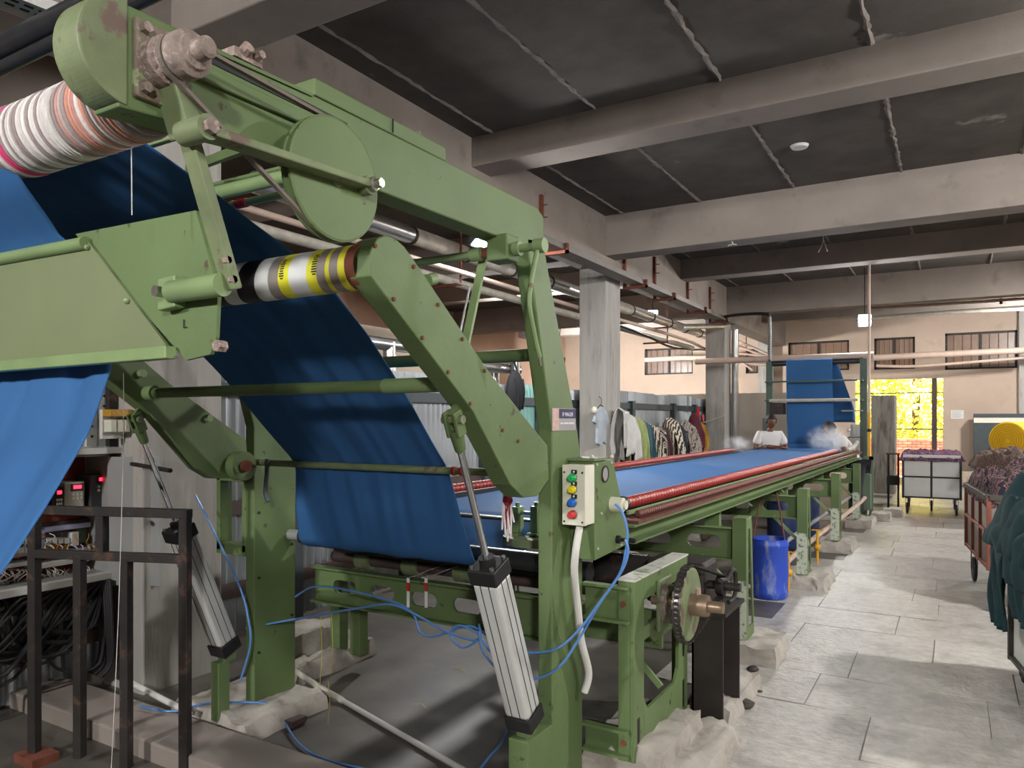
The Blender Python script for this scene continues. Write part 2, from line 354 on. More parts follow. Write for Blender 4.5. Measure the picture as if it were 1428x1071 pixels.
for i, (x0, x1, z0, z1) in enumerate(wins):
    wd = thing('window_%d' % (i + 1), None, None, ((x0 + x1) / 2, WY + .1, z0)); tag(wd, kind='structure')
    m = MB(); t = .05
    m.box(x0, x1, WY + .06, WY + .14, z0, z0 + t).box(x0, x1, WY + .06, WY + .14, z1 - t, z1).box(x0, x0 + t, WY + .06, WY + .14, z0, z1).box(x1 - t, x1, WY + .06, WY + .14, z0, z1)
    m.build('window_frame', M['iron'], wd)
    xm = (x0 + x1) / 2
    for a, b in ((x0 + t, xm - .03), (xm + .03, x1 - t)):
        for c, d in ((z0 + t, (z0 + z1) / 2), ((z0 + z1) / 2, z1 - t)): MB().box(a, b, WY + .1, WY + .106, c, d).build('pane', M['glass'], wd)
    MB().box(xm - .03, xm + .03, WY + .05, WY + .13, z0 + t, z1 - t).build('mullion', M['iron'], wd)
    n = 8
    for k in range(1, n):
        xx = x0 + (x1 - x0) * k / n; MB().tube((xx, WY + .05, z0 + t), (xx, WY + .05, z1 - t), .006, n=6).build('grill_bar', M['greywood'], wd)
# doorway to the yard
dp = at(1303, 560, Y=WY + .1)
dd = thing('door_1', None, None, (dp.x, WY + .1, 0)); tag(dd, kind='structure')
MB().box(dp.x - .06, dp.x + .06, WY + .05, WY + .17, 0, dr[3]).build('door_post', M['greywood'], dd)
for zz in (2.3, 1.35): MB().tube((dr[0], WY + .11, zz), (dr[1], WY + .11, zz), .012, n=6).build('rail', M['iron'], dd)
# corrugated partition behind the column row, in sheets with posts and rails
PX = CF - .52
def sheet(m, xa, ya, yb, z0, z1, pitch=.085, amp=.019, axis='Y'):
    n = max(6, int((yb - ya) / pitch * 6)); vs = []
    for k in range(n + 1):
        yy = ya + (yb - ya) * k / n; o = amp * math.sin(2 * math.pi * yy / pitch)
        for zz in (z0, z1): vs.append((xa + o, yy, zz) if axis == 'Y' else (yy, xa + o, zz))
    m.add(vs, [(2 * k, 2 * k + 2, 2 * k + 3, 2 * k + 1) for k in range(n)], True); return m
pt = thing('wall_partition', None, None, (PX, 9, 0)); tag(pt, kind='structure')
y = 1.4; k = 0
while y < 16.9:
    top = 2.02 + R.uniform(-.03, .05); mt = M['corr_b'] if 7.05 < y < 7.9 else M['corr']
    sheet(MB(), PX + (.008 if k % 2 else 0), y, min(y + .83, 17.2), 0.02, top).build('corrugated_sheet', mt, pt, clean=False); y += .8; k += 1
for zz in (1.82, .35, .95): MB().box(PX + .015, PX + .06, 1.4, 17.2, zz - .05, zz + .05).build('rail', M['darkcab'] if zz > 1 else M['greywood'], pt)
for yy in (4.2, 5.6, 7.0, 8.3, 11.45, 13.55, 14.9): MB().box(PX + .02, PX + .1, yy - .06, yy + .06, 0, 1.9).build('post', M['darkcab'], pt)
# cross wall of plastered panels behind the far end, left of the tower
struct(MB().box(-6.4, -3.0, 17.25, 17.4, 0, 2.2).build('wall_panel', mat('pale_panels', '#c3b8aa', .9, var=.08, vs=1.5)))
# concrete stub wall at the doorway
sw = at(1215, 688, Z=0); struct(MB().box(-1.52, -1.06, 17.9, 18.5, 0, 2.12).build('wall_stub', mat('stained_concrete', '#8a857d', .95, var=.25, vs=4, col2='#5f5952', c2amt=.5, c2scale=6, c2edge=.15, stretch=(2, 2, .3)), bevel=.01))
# curb of the raised pad at the left, foreground
struct(MB().box(-4.75, -1.72, 2.13, 2.42, -.02, .085).build('trim_30', M['concrete'], bevel=.01))

# ------------------------------------------------------------------ outside the doorway
struct(MB().box(-14, 12, Y1 + .3, 60, -.3, -.05).build('ground', M['ground']))
bw = thing('yard_wall', 'low red brick yard wall seen through the bright doorway', 'wall', (-1, 24.6, 0))
bm_ = [mat('brick', c, .95, var=.15, vs=8) for c in ('#7a4534', '#84503e', '#6c3c2e')]
bme = []
for k in range(3):
    mm = MB().box(-.112, .112, -.055, .055, 0, .068); me = bpy.data.meshes.new('brick'); me.from_pydata(mm.v, [], mm.f); me.materials.append(bm_[k]); bme.append(me)
MB().box(-3.0, .6, 24.56, 24.64, -.05, 1.04).build('mortar_core', mat('yard_mortar', '#7a6a5c', .95), bw)
for row in range(13):
    for c in range(15):
        x = -2.9 + c * .236 + (.118 if row % 2 else 0)
        o = bpy.data.objects.new('brick', R.choice(bme)); COL.objects.link(o); o.parent = bw; o.location = Vector((x, 24.58 + R.uniform(-.004, .004), row * .08)) - bw.location
def tree(x, y, h, r, seed, label):
    t = thing('tree', label, 'tree', (x, y, 0), 'trees in the yard')
    rg = random.Random(seed); m = MB()
    m.path([(x, y, -.05), (x + .1, y, h * .4), (x - .1, y + .1, h * .8)], .12, 8, 4)
    for k in range(6):
        an = rg.uniform(0, 6.28); m.path([(x + .05, y, h * (.35 + .06 * k)), (x + math.cos(an) * r * .4, y + math.sin(an) * r * .4, h * (.55 + .05 * k)), (x + math.cos(an) * r * .7, y + math.sin(an) * r * .7, h * (.62 + .05 * k))], .04, 6, 3)
    m.build('trunk', M['bark'], t)
    m = MB()
    for k in range(5200):
        v = Vector((rg.gauss(0, 1), rg.gauss(0, 1), rg.gauss(0, 1))).normalized() * rg.uniform(.35, 1) ** .5
        c = Vector((x + v.x * r, y + v.y * r, 2.5 + v.z * r * 1.1)) ; s = rg.uniform(.07, .15)
        a = Vector((rg.gauss(0, 1), rg.gauss(0, 1), rg.gauss(0, 1))).normalized(); b = a.orthogonal().normalized()
        m.add([c - a * s, c + b * s * .5, c + a * s, c - b * s * .5], [(0, 1, 2, 3)])
    tag(m.build('foliage', M['leaf'], t, clean=False), kind='stuff')
for a in ((-3.4, 28.5, 5.6, 2.0, 1, 'leafy tree nearest the tower post, beyond the brick yard wall'), (-1.2, 30.0, 6.6, 2.3, 2, 'yellow green tree straight behind the middle of the doorway'), (.9, 28.2, 5.2, 1.7, 3, 'leafy tree at the right of the doorway behind the post')): tree(*a)

# ------------------------------------------------------------------ floodlights
def floodlight(loc, aim, watts, size, label, group='LED floodlights of the hall', hang=ZC):
    loc = Vector(loc); d = (Vector(aim) - loc).normalized(); q = d.to_track_quat('-Z', 'Y'); Mx = Matrix.Translation(loc) @ q.to_matrix().to_4x4()
    t = thing('floodlight', label, 'floodlight', loc, group)
    h = size / 2
    MB().box(-h - .02, h + .02, -h - .02, h + .02, .012, .06, Mx).build('housing', M['darkcab'], t)
    m = MB()
    for k in range(5): m.box(-h + k * h * .5 - .006, -h + k * h * .5 + .006, -h, h, .06, .085, Mx)
    m.build('cooling_fins', M['darkcab'], t)
    MB().box(-h, h, -h, h, .002, .0121, Mx).build('led_face', M['lamp'], t)
    up = Vector((loc.x, loc.y, hang if hang else loc.z + .1)); m = MB()
    m.path([Mx @ Vector((-h - .025, 0, .03)), loc - d * .12 + (Mx.to_3x3() @ Vector((-h - .02, 0, 0))), loc - d * .14, loc - d * .12 + (Mx.to_3x3() @ Vector((h + .02, 0, 0))), Mx @ Vector((h + .025, 0, .03))], .008, 6, 3)
    if hang: m.tube(loc - d * .14, up, .009, n=8)
    m.build('bracket', M['iron'], t)
    L = bpy.data.lights.new('flood_light', 'AREA'); L.shape = 'SQUARE'; L.size = size; L.energy = watts; L.color = (1, .985, .955)
    lo = bpy.data.objects.new('flood_light', L); COL.objects.link(lo); lo.parent = t; lo.rotation_euler = q.to_euler(); lo.location = d * .004
    return t
FLN = ['added fill floodlight behind the camera on the aisle side', 'unseen floodlight set behind the camera above the cloth', 'floodlight under the long beam near the corrugated partition', 'added fill floodlight over the aisle beside the carts', 'added fill floodlight over the far end of the aisle', 'floodlight of the bay behind the partition, nearer', 'added fill floodlight in the bay behind the partition, farther', 'added fill floodlight over the aisle just beside the camera', 'added fill floodlight over the aisle turned to the far wall']
for (p, a, e, s), lb in zip(FLOODS, FLN): floodlight(p, a, e, s, lb, hang=3.69 if p[0] == -4.25 else ZC)
f1 = at(910, 440, X=-5.4); floodlight(f1, (-.3, 0, 1.4), 60, .2, 'glaring floodlight between the two concrete columns under the beams')
f2 = at(1206, 447, Y=14.9); floodlight(f2, (0, 1, 1.0), 75, .2, 'glaring floodlight above the far tower beside the standpipe')

# ------------------------------------------------------------------ front frame of the machine
RO, RI, LI, LO = -1.41, -1.477, -3.2, -3.267          # outer / inner faces of the right and left side frames
G = M['green']
fr = thing('delivery_machine', 'green steel delivery frame with slanting arms and rollers at the front of the machine', 'machine frame', (-2.3, 2.8, 0))
post = [(2.70, .0), (2.99, .0), (2.99, 1.38), (2.94, 1.55), (2.62, 2.32), (2.49, 2.30), (2.66, 1.70), (2.70, 1.56)]
def side_post(x0, x1):
    o = MB().prism(post, x0, x1).build('side_post', G, fr, bevel=.006)
    return o
pR = side_post(RO, RI); pL = side_post(LI, LO)
for x0, x1 in ((RO + .03, RI - .03), (LI + .03, LO - .03)): MB().box(x1, x0, 2.62, 3.06, -.004, .02).build('base_plate', G, fr)
for p in ((2.73, .35), (2.73, .75), (2.73, 1.1), (2.96, .5), (2.96, .9)):
    MB().tube((LI, p[0], p[1]), (LI + .008, p[0], p[1]), .008, n=8).build('screw', M['iron'], pL)
# little window bracket and short foot beside the left post
m = MB(); a = at(306, 662, Y=2.72); b = at(343, 770, Y=2.72)
m.box(a.x, LO, 2.70, 2.78, a.z - .03, a.z).box(a.x, LO, 2.70, 2.78, b.z - .02, b.z + .04).box(a.x, a.x + .03, 2.70, 2.78, b.z, a.z).box(LO - .03, LO, 2.70, 2.78, b.z, a.z)
m.build('side_bracket', G, fr, bevel=.003)
def top_arm(x0, x1):
    pts = [(.86, 2.425), (1.0, 2.43), (1.95, 2.437), (2.575, 2.437), (2.63, 2.41), (2.63, 2.32), (2.5, 2.262), (1.2, 2.25), (.86, 2.215)]
    return MB().prism(pts, x0, x1).build('top_arm', G, fr, bevel=.005)
tR = top_arm(RO, RO - .085); tL = top_arm(LI, LI - .085)
MB().box(RO - .095, RO - .002, 1.385, 1.962, 2.4365, 2.482).build('cover_box', G, tR, bevel=.004)
MB().box(RO, RO + .004, 1.69, 1.692, 2.44, 2.48).build('cover_joint', M['black'], tR)
MB().prism([(.99, 2.412), (1.5, 2.402), (1.5, 2.384), (.99, 2.388)], RO - .002, RO + .003).build('dark_slot', M['black'], tR)
MB().prism([(.98, 2.372), (1.55, 2.372), (1.55, 2.345), (.98, 2.335)], RO - .002, RO + .012).build('ledge', G, tR, bevel=.003)
MB().prism([(.98, 2.42), (1.37, 2.432), (1.37, 2.425), (.98, 2.41)], RO - .002, RO + .006).build('flange', G, tR)
m = MB(); c = (1.16, 2.44)
m.box(RO - .05, RO + .005, c[0] - .03, c[0] + .05, c[1] - .01, c[1] + .012); m.tube((RO - .02, c[0], c[1]), (RO + .02, c[0], c[1] + .018), .014, n=8); m.tube((RO - .01, c[0] + .03, c[1] + .01), (RO + .03, c[0] + .03, c[1] + .01), .01, n=6)
m.build('lug', M['dust'], tR)
# rounded nose, bearing plate, pulley shaft
nose = [(.878 - .1 * math.sin(math.pi * t / 40), 2.33 + .108 * math.cos(math.pi * t / 40)) for t in range(41)]
MB().prism(nose, RO + .005, RO - .085).build('nose_cover', M['green_worn'], fr, bevel=.005)
bp = MB().box(RO - .005, RO + .014, .888, 1.0, 2.245, 2.405).build('bearing_plate', mat('greasy_plate', '#6f6456', .7, var=.3, vs=25, col2='#8d9a74', c2amt=.46, c2scale=22, c2edge=.05, bump=.2), fr, bevel=.006)
for yy, zz in ((.905, 2.385), (.905, 2.265), (.985, 2.262)): MB().tube((RO + .01, yy, zz), (RO + .03, yy, zz), .011, n=6).build('bolt', M['dusty_steel'], bp)
AX = (.94, 2.325)
def xl(prof, name, mt, par, y=AX[0], z=AX[1], x0=0.0, n=24): return MB().lathe((x0, y, z), (x0 + 1, y, z), prof, n).build(name, mt, par)
xl([(0, .05), (.04, .05), (.045, .042), (.055, .042)], 'boss', M['dust'], fr, x0=RO + .012)
xl([(0, .047), (.006, .047), (.010, .040), (.018, .040), (.022, .047), (.05, .046), (.058, .036), (.066, .034), (.07, .022), (.1, .021), (.105, .014)], 'pulley', M['dusty_steel'], fr, x0=RO + .066)
# swing lever, clamp, crank bar
lx = RO + .035
p0 = at(238, 108, X=lx); p1 = at(262, 185, X=lx); p2 = at(324, 404, X=lx)
lev = MB().bar(p1 - Vector((0, .004, -.01)), p2, .022, .046, up=(1, 0, 0)).build('swing_lever', M['green_worn'], fr, bevel=.004)
MB().bar(p0, p1 + Vector((0, 0, -.012)), .04, .07, up=(1, 0, 0)).build('lever_clamp', M['green_worn'], lev, bevel=.004)
for px, py in ((250, 125), (314, 363), (322, 390), (262, 158)):
    q = at(px, py, X=lx + .011); MB().tube(q, q + Vector((.012, 0, 0)), .009, n=6).build('bolt', M['dust'], lev)
c0 = at(280, 180, X=lx + .06)
MB().tube((lx + .005, c0.y, c0.z), (lx + .085, c0.y, c0.z), .026, n=20).build('lever_bush', M['green_worn'], lev)
MB().tube((lx + .085, c0.y, c0.z), (lx + .1, c0.y, c0.z), .016, n=6).build('nut', M['dusty_steel'], lev)
cx = lx + .07; q0 = at(290, 186, X=cx); q1 = at(512, 259, X=cx)
crk = MB().bar(q0, q1, .02, .052, up=(1, 0, 0)).build('crank_bar', M['green_worn'], fr, bevel=.004)
MB().tube(q1 - Vector((.05, 0, 0)), q1 + Vector((.014, 0, 0)), .025, n=18).build('crank_bush', M['green_worn'], crk)
MB().lathe(q1 + Vector((.014, 0, 0)), q1 + Vector((.05, 0, 0)), [(0, .019), (.4, .019), (.45, .012), (1, .012)], 6).build('nut', M['steel'], crk)
# belt wheel and belt
wc = at(470, 250, X=RO + .09)
wheel = MB().lathe((RO + .056, wc.y, wc.z), (RO + .09, wc.y, wc.z), [(0, .148), (.12, .154), (.3, .154), (.45, .143), (.6, .143), (.75, .154), (.93, .154), (1, .148)], 56).build('belt_wheel', M['green'], fr)
MB().tube((RO - .02, wc.y, wc.z), (RO + .095, wc.y, wc.z), .02, n=14).build('hub', M['green_worn'], wheel)
loop = []; R1, R2 = .044, .147; BX = RO + .077
dv = Vector((wc.y - AX[0], wc.z - AX[1])); an = math.atan2(dv.y, dv.x); al = math.acos((R1 - R2) / dv.length)
for k in range(9): t = an + al + (2 * math.pi - 2 * al) * k / 8; loop.append((BX, AX[0] + R1 * math.cos(t), AX[1] + R1 * math.sin(t)))
for k in range(21): t = an - al + 2 * al * k / 20; loop.append((BX, wc.y + R2 * math.cos(t), wc.z + R2 * math.sin(t)))
m = MB(); n = len(loop); vs = []
for i, p in enumerate(loop):
    p = Vector(p); d = (Vector(loop[(i + 1) % n]) - Vector(loop[i - 1])).normalized(); nr = Vector((1, 0, 0)).cross(d)
    vs += [p + Vector((sx * .006, 0, 0)) + nr * sy * .004 for sx, sy in ((-1, -1), (1, -1), (1, 1), (-1, 1))]
m.add(vs, [(i * 4 + k, i * 4 + (k + 1) % 4, ((i + 1) % n) * 4 + (k + 1) % 4, ((i + 1) % n) * 4 + k) for i in range(n) for k in range(4)])
m.build('drive_belt', mat('belt', '#6f655c', .7, var=.15, vs=20), fr)
# slanting arms
armp = yz(RO, (514, 356), (514, 385), (600, 497), (658, 574), (710, 676), (728, 694), (748, 692), (764, 668), (762, 622), (680, 518), (575, 362), (562, 344), (552, 335), (543, 330), (534, 329), (525, 333), (518, 342))
def arm(x0, x1): return MB().prism(armp, x0, x1).build('slanting_arm', G, fr, bevel=.004)
aR = arm(RO + .006, RO - .075); aL = arm(LI, LI - .081)
for px, py in ((522, 343), (548, 417), (588, 471), (624, 519), (655, 563), (610, 425), (644, 473), (675, 517), (700, 600), (722, 615), (576, 372)):
    q = at(px, py, X=RO + .006); MB().tube(q, q + Vector((.006, 0, 0)), .0065, n=8).build('screw', M['rust'], aR)
q = at(600, 392, X=RO - .02); MB().tube(q - Vector((0, .015, 0)), q + Vector((.0, .02, .01)), .02, n=12).build('eye_bolt', M['green_lt'], aR)
for px, py in ((195, 521), (288, 583)):
    q = at(px, py, X=LI); MB().tube(q, q + Vector((.03, 0, 0)), .018, n=10).build('bolt', M['green_lt'], aL)
pv = at(330, 660, X=LI)
MB().tube((LI, 2.59, 1.36), (LI + .06, 2.59, 1.36), .075, n=24).build('pivot_boss', G, aL, bevel=.004)
MB().tube((LI + .06, 2.59, 1.36), (LI + .085, 2.59, 1.36), .03, n=14).build('pivot_pin', M['rust'], aL)
MB().tube((RO - .02, 2.55, 1.36), (RO - .12, 2.55, 1.36), .06, n=24).build('pivot_boss', G, aR)
# roller wrapped in coloured tape between the arm ends
RY, RZ, RR = 1.64, 2.045, .066
rl = MB().tube((RI - .02, RY, RZ), (LI + .02, RY, RZ), RR - .004, n=32).build('tape_roller', M['tape_g'], fr)
MB().tube((RO - .07, RY, RZ), (RI - .03, RY, RZ), .045, n=20).build('roller_neck', M['rust'], rl)
def band(x0, x1, mt, slant=.02, r=RR):
    n = 36; vs = []
    for xx, rr in ((x0, r - .002), (x0, r), (x1, r), (x1, r - .002)):
        for i in range(n):
            t = 2 * math.pi * i / n; vs.append((xx + slant * math.sin(t - .6), RY + rr * math.cos(t), RZ + rr * math.sin(t)))
    m = MB(); m.add(vs, [(j * n + i, j * n + (i + 1) % n, (j + 1) * n + (i + 1) % n, (j + 1) * n + i) for j in range(3) for i in range(n)], True)
    return m.build('tape_band', mt, rl)
XB = lambda px: at(px, 400, Y=RY - .05).x
ed = [(497, 484, 'rust', .004), (484, 474, 'tape_y', .006), (474, 462, 'tape_g', .008), (462, 456, 'tape_y', .01), (456, 444, 'tape_g', .012), (444, 430, 'tape_y', .014), (430, 405, 'tape_w', .014), (405, 390, 'tape_y', .014), (390, 376, 'tape_g', .018), (376, 357, 'tape_w', .022), (357, 332, 'tape_k', .024), (332, 312, 'tape_w', .024), (312, 296, 'tape_k', .024)]
for a, b, mt, sl in ed: band(XB(a), XB(b), M[mt], sl)
x = XB(296)
for k in range(14):
    if x - .055 > LI + .06: band(x, x - .055, M['tape_w' if k % 2 == 0 else 'tape_k'], .024)
    x -= .055
for px, py, s_ in ((396, 385, 'nine'), (441, 375, 'nine')):                # black print marks on the yellow tape
    m = MB(); rg = random.Random(px)
    for k in range(9):
        t = math.pi + (.25 - k * .11); x0 = XB(px) + .012 * math.sin(t - .6); wd = rg.uniform(.006, .012); r = RR + .0008
        m.add([(x0 - wd, RY + r * math.cos(t), RZ + r * math.sin(t)), (x0 + wd, RY + r * math.cos(t), RZ + r * math.sin(t)), (x0 + wd, RY + r * math.cos(t + .06), RZ + r * math.sin(t + .06)), (x0 - wd, RY + r * math.cos(t + .06), RZ + r * math.sin(t + .06))], [(0, 1, 2, 3)])
    m.build('tape_print', M['inkblack'], rl, clean=False)
# cross bars
def cross(name, pr, pl, r, mt=G, par=fr, xr=RI, xl_=LI):
    a = at(*pr, X=xr); b = at(*pl, X=xl_); y = (a.y + b.y) / 2; z = (a.z + b.z) / 2
    return MB().tube((xr, y, z), (xl_, y, z), r, n=20).build(name, mt, par), y, z
cb, y, z = cross('cross_bar', (615, 540), (225, 545), .023)
MB().tube((RI, y, z), (-1.78, y, z), .027, n=20).build('bar_sleeve', M['green_lt'], cb)
MB().tube((LI, y, z), (LI + .06, y, z), .034, n=20).build('bar_flange', M['green_lt'], cb)
cb2, y2, z2 = cross('guide_bar', (740, 664), (365, 643), .017, M['green_worn'])
for x in (-1.86, -1.9): MB().tube((x, y2, z2), (x + .012, y2, z2), .021, n=12).build('thread_wrap', M['tape_r'], cb2)
rg_ = at(392, 640, X=-3.0)
MB().path([(-3.07, y2 - .02, z2 + .02), (-3.06, y2 - .03, z2 - .05), (-3.07, y2 - .03, z2 - .15), (-3.05, y2 - .03, z2 - .2)], .012, 6).build('rag', M['darkcab'], cb2)
MB().tube((RI, 2.69, 1.868), (LI, 2.69, 1.868), .027, n=18).build('cross_bar', G, fr)
for pr, yv, r, mt in (((400, 246), 1.78, .024, 'green_lt'), ((400, 270), 1.72, .013, 'green_lt'), ((395, 234), 1.9, .009, 'green')):
    a = at(*pr, Y=yv); MB().tube((RO - .06, a.y, a.z), (LI, a.y, a.z), r, n=16).build('cross_tube', M[mt], fr)
a = at(330, 284, X=-1.62); 
th = MB()
aa = at(400, 270, Y=1.72)
for k in range(6): th.tube((at(345, 280, Y=1.72).x - k * .009, aa.y, aa.z), (at(345, 280, Y=1.72).x - k * .009 - .007, aa.y, aa.z), .0155, n=12)
th.build('thread_wrap', M['tape_r'], fr)
a = at(245, 172, X=-2.2); b = at(150, 205, X=-2.7)
MB().bar((-1.48, 1.3, 2.405), (-3.2, 1.3, 2.405), .02, .05).build('cross_tie', M['green_lt'], fr, bevel=.003)
a = at(345, 205, X=-1.9); MB().bar(at(345, 205, Y=1.62), at(262, 236, Y=1.75), .02, .03).build('cross_brace', G, fr)
# rocker shaft with collars and hanging rods below the top arm corner
SY, SZ = 2.31, 2.215
sh = MB().tube((-1.24, SY, SZ), (-1.86, SY, SZ), .015, n=14).build('rocker_shaft', M['green_lt'], fr)
for x0, x1, r, mt in ((-1.235, -1.275, .026, 'green_lt'), (-1.335, -1.36, .026, 'green_lt'), (-1.50, -1.545, .026, 'green_lt'), (-1.46, -1.49, .022, 'rust')): MB().tube((x0, SY, SZ), (x1, SY, SZ), r, n=18).build('collar', M[mt], sh)
MB().box(-1.46, -1.37, SY - .035, SY + .05, SZ - .04, 2.27).build('shaft_bearing', G, sh, bevel=.006)
pts = [at(749, 350, X=-1.255), at(741, 390, X=-1.255), at(738, 425, X=-1.255), at(746, 470, X=-1.255), at(752, 498, X=-1.255)]
MB().path(pts, .009, 8).build('hanging_rod', M['green_lt'], sh)
MB().tube(pts[-1], pts[-1] - Vector((0, -.01, .03)), .005, n=8).build('rod_tip', M['steel'], sh)
a = at(676, 350, X=-1.52); b = at(648, 485, X=-1.52); MB().bar(a, b, .012, .032, up=(1, 0, 0)).build('flat_lever', M['green_lt'], sh)
a = at(632, 395, X=-1.65); b = at(655, 400, X=-1.6); MB().path([at(630, 391, X=-1.66), at(655, 400, X=-1.6), at(641, 466, X=-1.55)], .004, 6, 1).build('wire_rod', M['alu'], sh)
# housing behind the push-button box
HX = -1.295
hp = yz(HX, (828, 641), (856, 640), (877, 752), (836, 775))
hp = [(2.85, 1.425), (3.06, 1.425), (3.25, 1.06), (3.21, 1.02), (2.87, 1.005)]
hb = MB().prism(hp, HX, RO).build('switch_housing', G, fr, bevel=.004)
MB().box(RO - .0, HX + .01, 2.84, 2.98, 1.425, 1.437).build('lid', M['green_worn'], hb)
ce = at(843, 661, X=HX); MB().tube((HX - .002, ce.y, ce.z), (HX + .004, ce.y, ce.z), .034, n=24).build('badge', M['plategrey'], hb)
MB().ring((HX + .003, ce.y, ce.z), (HX + .006, ce.y, ce.z), .037, .03, n=24).build('badge_rim', M['iron'], hb)
g = at(853, 703, X=HX); MB().lathe((HX, g.y, g.z), (HX + .07, g.y, g.z), [(0, .033), (.8, .031), (.82, .02), (1, .02)], 18).build('cable_gland', M['cream'], hb)
g = at(860, 752, X=HX); MB().lathe((HX, g.y, g.z), (HX + .09, g.y, g.z), [(0, .018), (.2, .018), (.22, .008), (.6, .008), (.62, .011), (1, .011)], 10).build('selector_knob', M['black'], hb)
for px, py in ((832, 648), (852, 645), (833, 765), (866, 760), (838, 716)):
    q = at(px, py, X=HX); MB().tube(q, q + Vector((.005, 0, 0)), .006, n=8).build('screw', M['alu'], hb)
for px, py in ((826, 640), (853, 639)):
    q = at(px, py, X=HX - .01); MB().ball(q + Vector((0, 0, .008)), .009, 8, 6).build('screw', M['cream'], hb)
# maker's plate on the post
a = at(769, 570, X=RO); b = at(802, 600, X=RO)
nm = MB().box(RO, RO + .003, a.y, b.y, b.z, a.z + .003).build('name_plate', M['plategrey'], fr)
yy0, yy1, zz0, zz1 = a.y, b.y, b.z, a.z + .003; W_ = yy1 - yy0; H_ = zz1 - zz0
MB().box(RO + .003, RO + .004, yy0 + .003, yy0 + W_ * .27, zz0 + .003, zz1 - .003).build('plate_strip', M['platepink'], nm)
MB().box(RO + .003, RO + .004, yy0 + W_ * .28, yy1 - .002, zz0 + H_ * .55, zz1 - .002).build('plate_header', M['navy'], nm)
for k, (u0, u1) in enumerate(((.33, .45), (.48, .66), (.68, .92))): MB().box(RO + .003, RO + .0038, yy0 + W_ * u0, yy0 + W_ * u1, zz0 + H_ * .30, zz0 + H_ * .36).build('plate_field', M['ink'], nm)
for k in range(3): MB().box(RO + .003, RO + .0035, yy0 + W_ * .36, yy0 + W_ * .9, zz0 + H_ * (.08 + .06 * k), zz0 + H_ * (.095 + .06 * k)).build('plate_line', M['grey'], nm)
def text(s_, size, loc, rot, mt, par, name='lettering', ext=.0005):
    c = bpy.data.curves.new(name, 'FONT'); c.body = s_; c.size = size; c.extrude = ext; c.align_x = 'CENTER'; c.align_y = 'CENTER'; c.materials.append(mt); c.resolution_u = 3
    o = bpy.data.objects.new(name, c); COL.objects.link(o); o.parent = par; o.location = Vector(loc) - (wloc(par) if par else Vector()); o.rotation_euler = rot
    me = bpy.data.meshes.new_from_object(o.evaluated_get(bpy.context.evaluated_depsgraph_get())); me.name = name
    q = bpy.data.objects.new(name, me); COL.objects.link(q); q.parent = par; q.location = o.location; q.rotation_euler = rot; bpy.data.objects.remove(o); q.name = name; return q
text('IF MAGER', .024, (RO + .0045, yy0 + W_ * .64, zz0 + H_ * .72), (math.pi / 2, 0, math.pi / 2), M['ink'], nm)
# foot block that carries the right air cylinder, and the left one
for dx in (0, -1.79):
    MB().box(-1.50 + dx, (-1.41 if dx == 0 else -1.44) + dx, 2.50, 2.70 if dx == 0 else 2.57, .0, .35).build('cylinder_foot', G, fr, bevel=.004)
    MB().box(-1.48 + dx, -1.43 + dx, 2.53, 2.60, .35, .42).build('cylinder_lug', G, fr)

# slotted girder, rollers and shafts low between the side posts
gx = lambda px: at(px, 800, Y=3.15).x
gd = MB().slotted(RI, LI, .55, .74, [], 3.14, 3.16, 'Y')
gd = MB(); sl = [(gx(p), .088, .038) for p in (652, 592, 534, 482)]
gd.slotted(-LI * -1, RI, .55, .74, [(c, a, b) for c, a, b in sorted(sl)], 3.14, 3.16, 'Y')
gdo = gd.build('slotted_girder', G, fr)
MB().box(LI, RI, 3.10, 3.16, .74, .752).box(LI, RI, 3.10, 3.16, .545, .555).build('girder_flange', G, gdo)
MB().tube((LI, 3.3, .78), (RI, 3.3, .78), .035, n=18).build('line_shaft', M['greywood'], fr)
for x in (-2.9, -2.55, -2.2): MB().tube((x, 3.3, .78), (x - .1, 3.3, .78), .055, n=18).build('shaft_collar', M['green_worn'], fr)
br = MB().tube((RI - .05, 2.93, .955), (-1.98, 2.93, .955), .047, n=24)
MB().tube((RI - .07, 2.95, .955), (LI + .1, 2.95, .955), .045, n=24).build('deflecting_roller', M['roller'], fr)
MB().tube((RI, 2.95, .955), (RI - .07, 2.95, .955), .028, n=14).build('roller_neck', mat('faded_red', '#9c5a55', .6), fr)
MB().tube((LI + .1, 2.95, .955), (LI, 2.95, .955), .03, n=14).build('roller_neck', M['grey'], fr)
MB().tube((RI - .03, 3.35, 1.03), (LI + .05, 3.35, 1.03), .06, n=24).build('entry_roller', M['roller'], fr)
MB().tube((RI - .03, 3.28, .86), (LI + .05, 3.28, .86), .05, n=20).build('lower_roller', M['black'], fr)
gb = MB(); q = at(722, 742, Y=3.25); q2 = at(748, 742, Y=3.25)
for e in (q, q2): gb.box(e.x - .02, e.x + .02, 3.22, 3.28, e.z, e.z + .13).box(e.x - .03, e.x + .03, 3.2, 3.3, e.z - .012, e.z); gb.tube((e.x, 3.25, e.z + .13), (e.x, 3.25, e.z + .15), .012, n=8)
gb.build('guide_bracket', M['green_lt'], fr, bevel=.003)
MB().tube((q.x - .01, 3.25, q.z + .1), (q2.x + .03, 3.25, q.z + .1), .009, n=10).build('bracket_pin', M['steel'], fr)
MB().tube((q2.x - .02, 3.25, q.z - .05), (q2.x - .02, 3.25, q.z - .01), .15, n=28).build('turntable', M['green_worn'], fr)

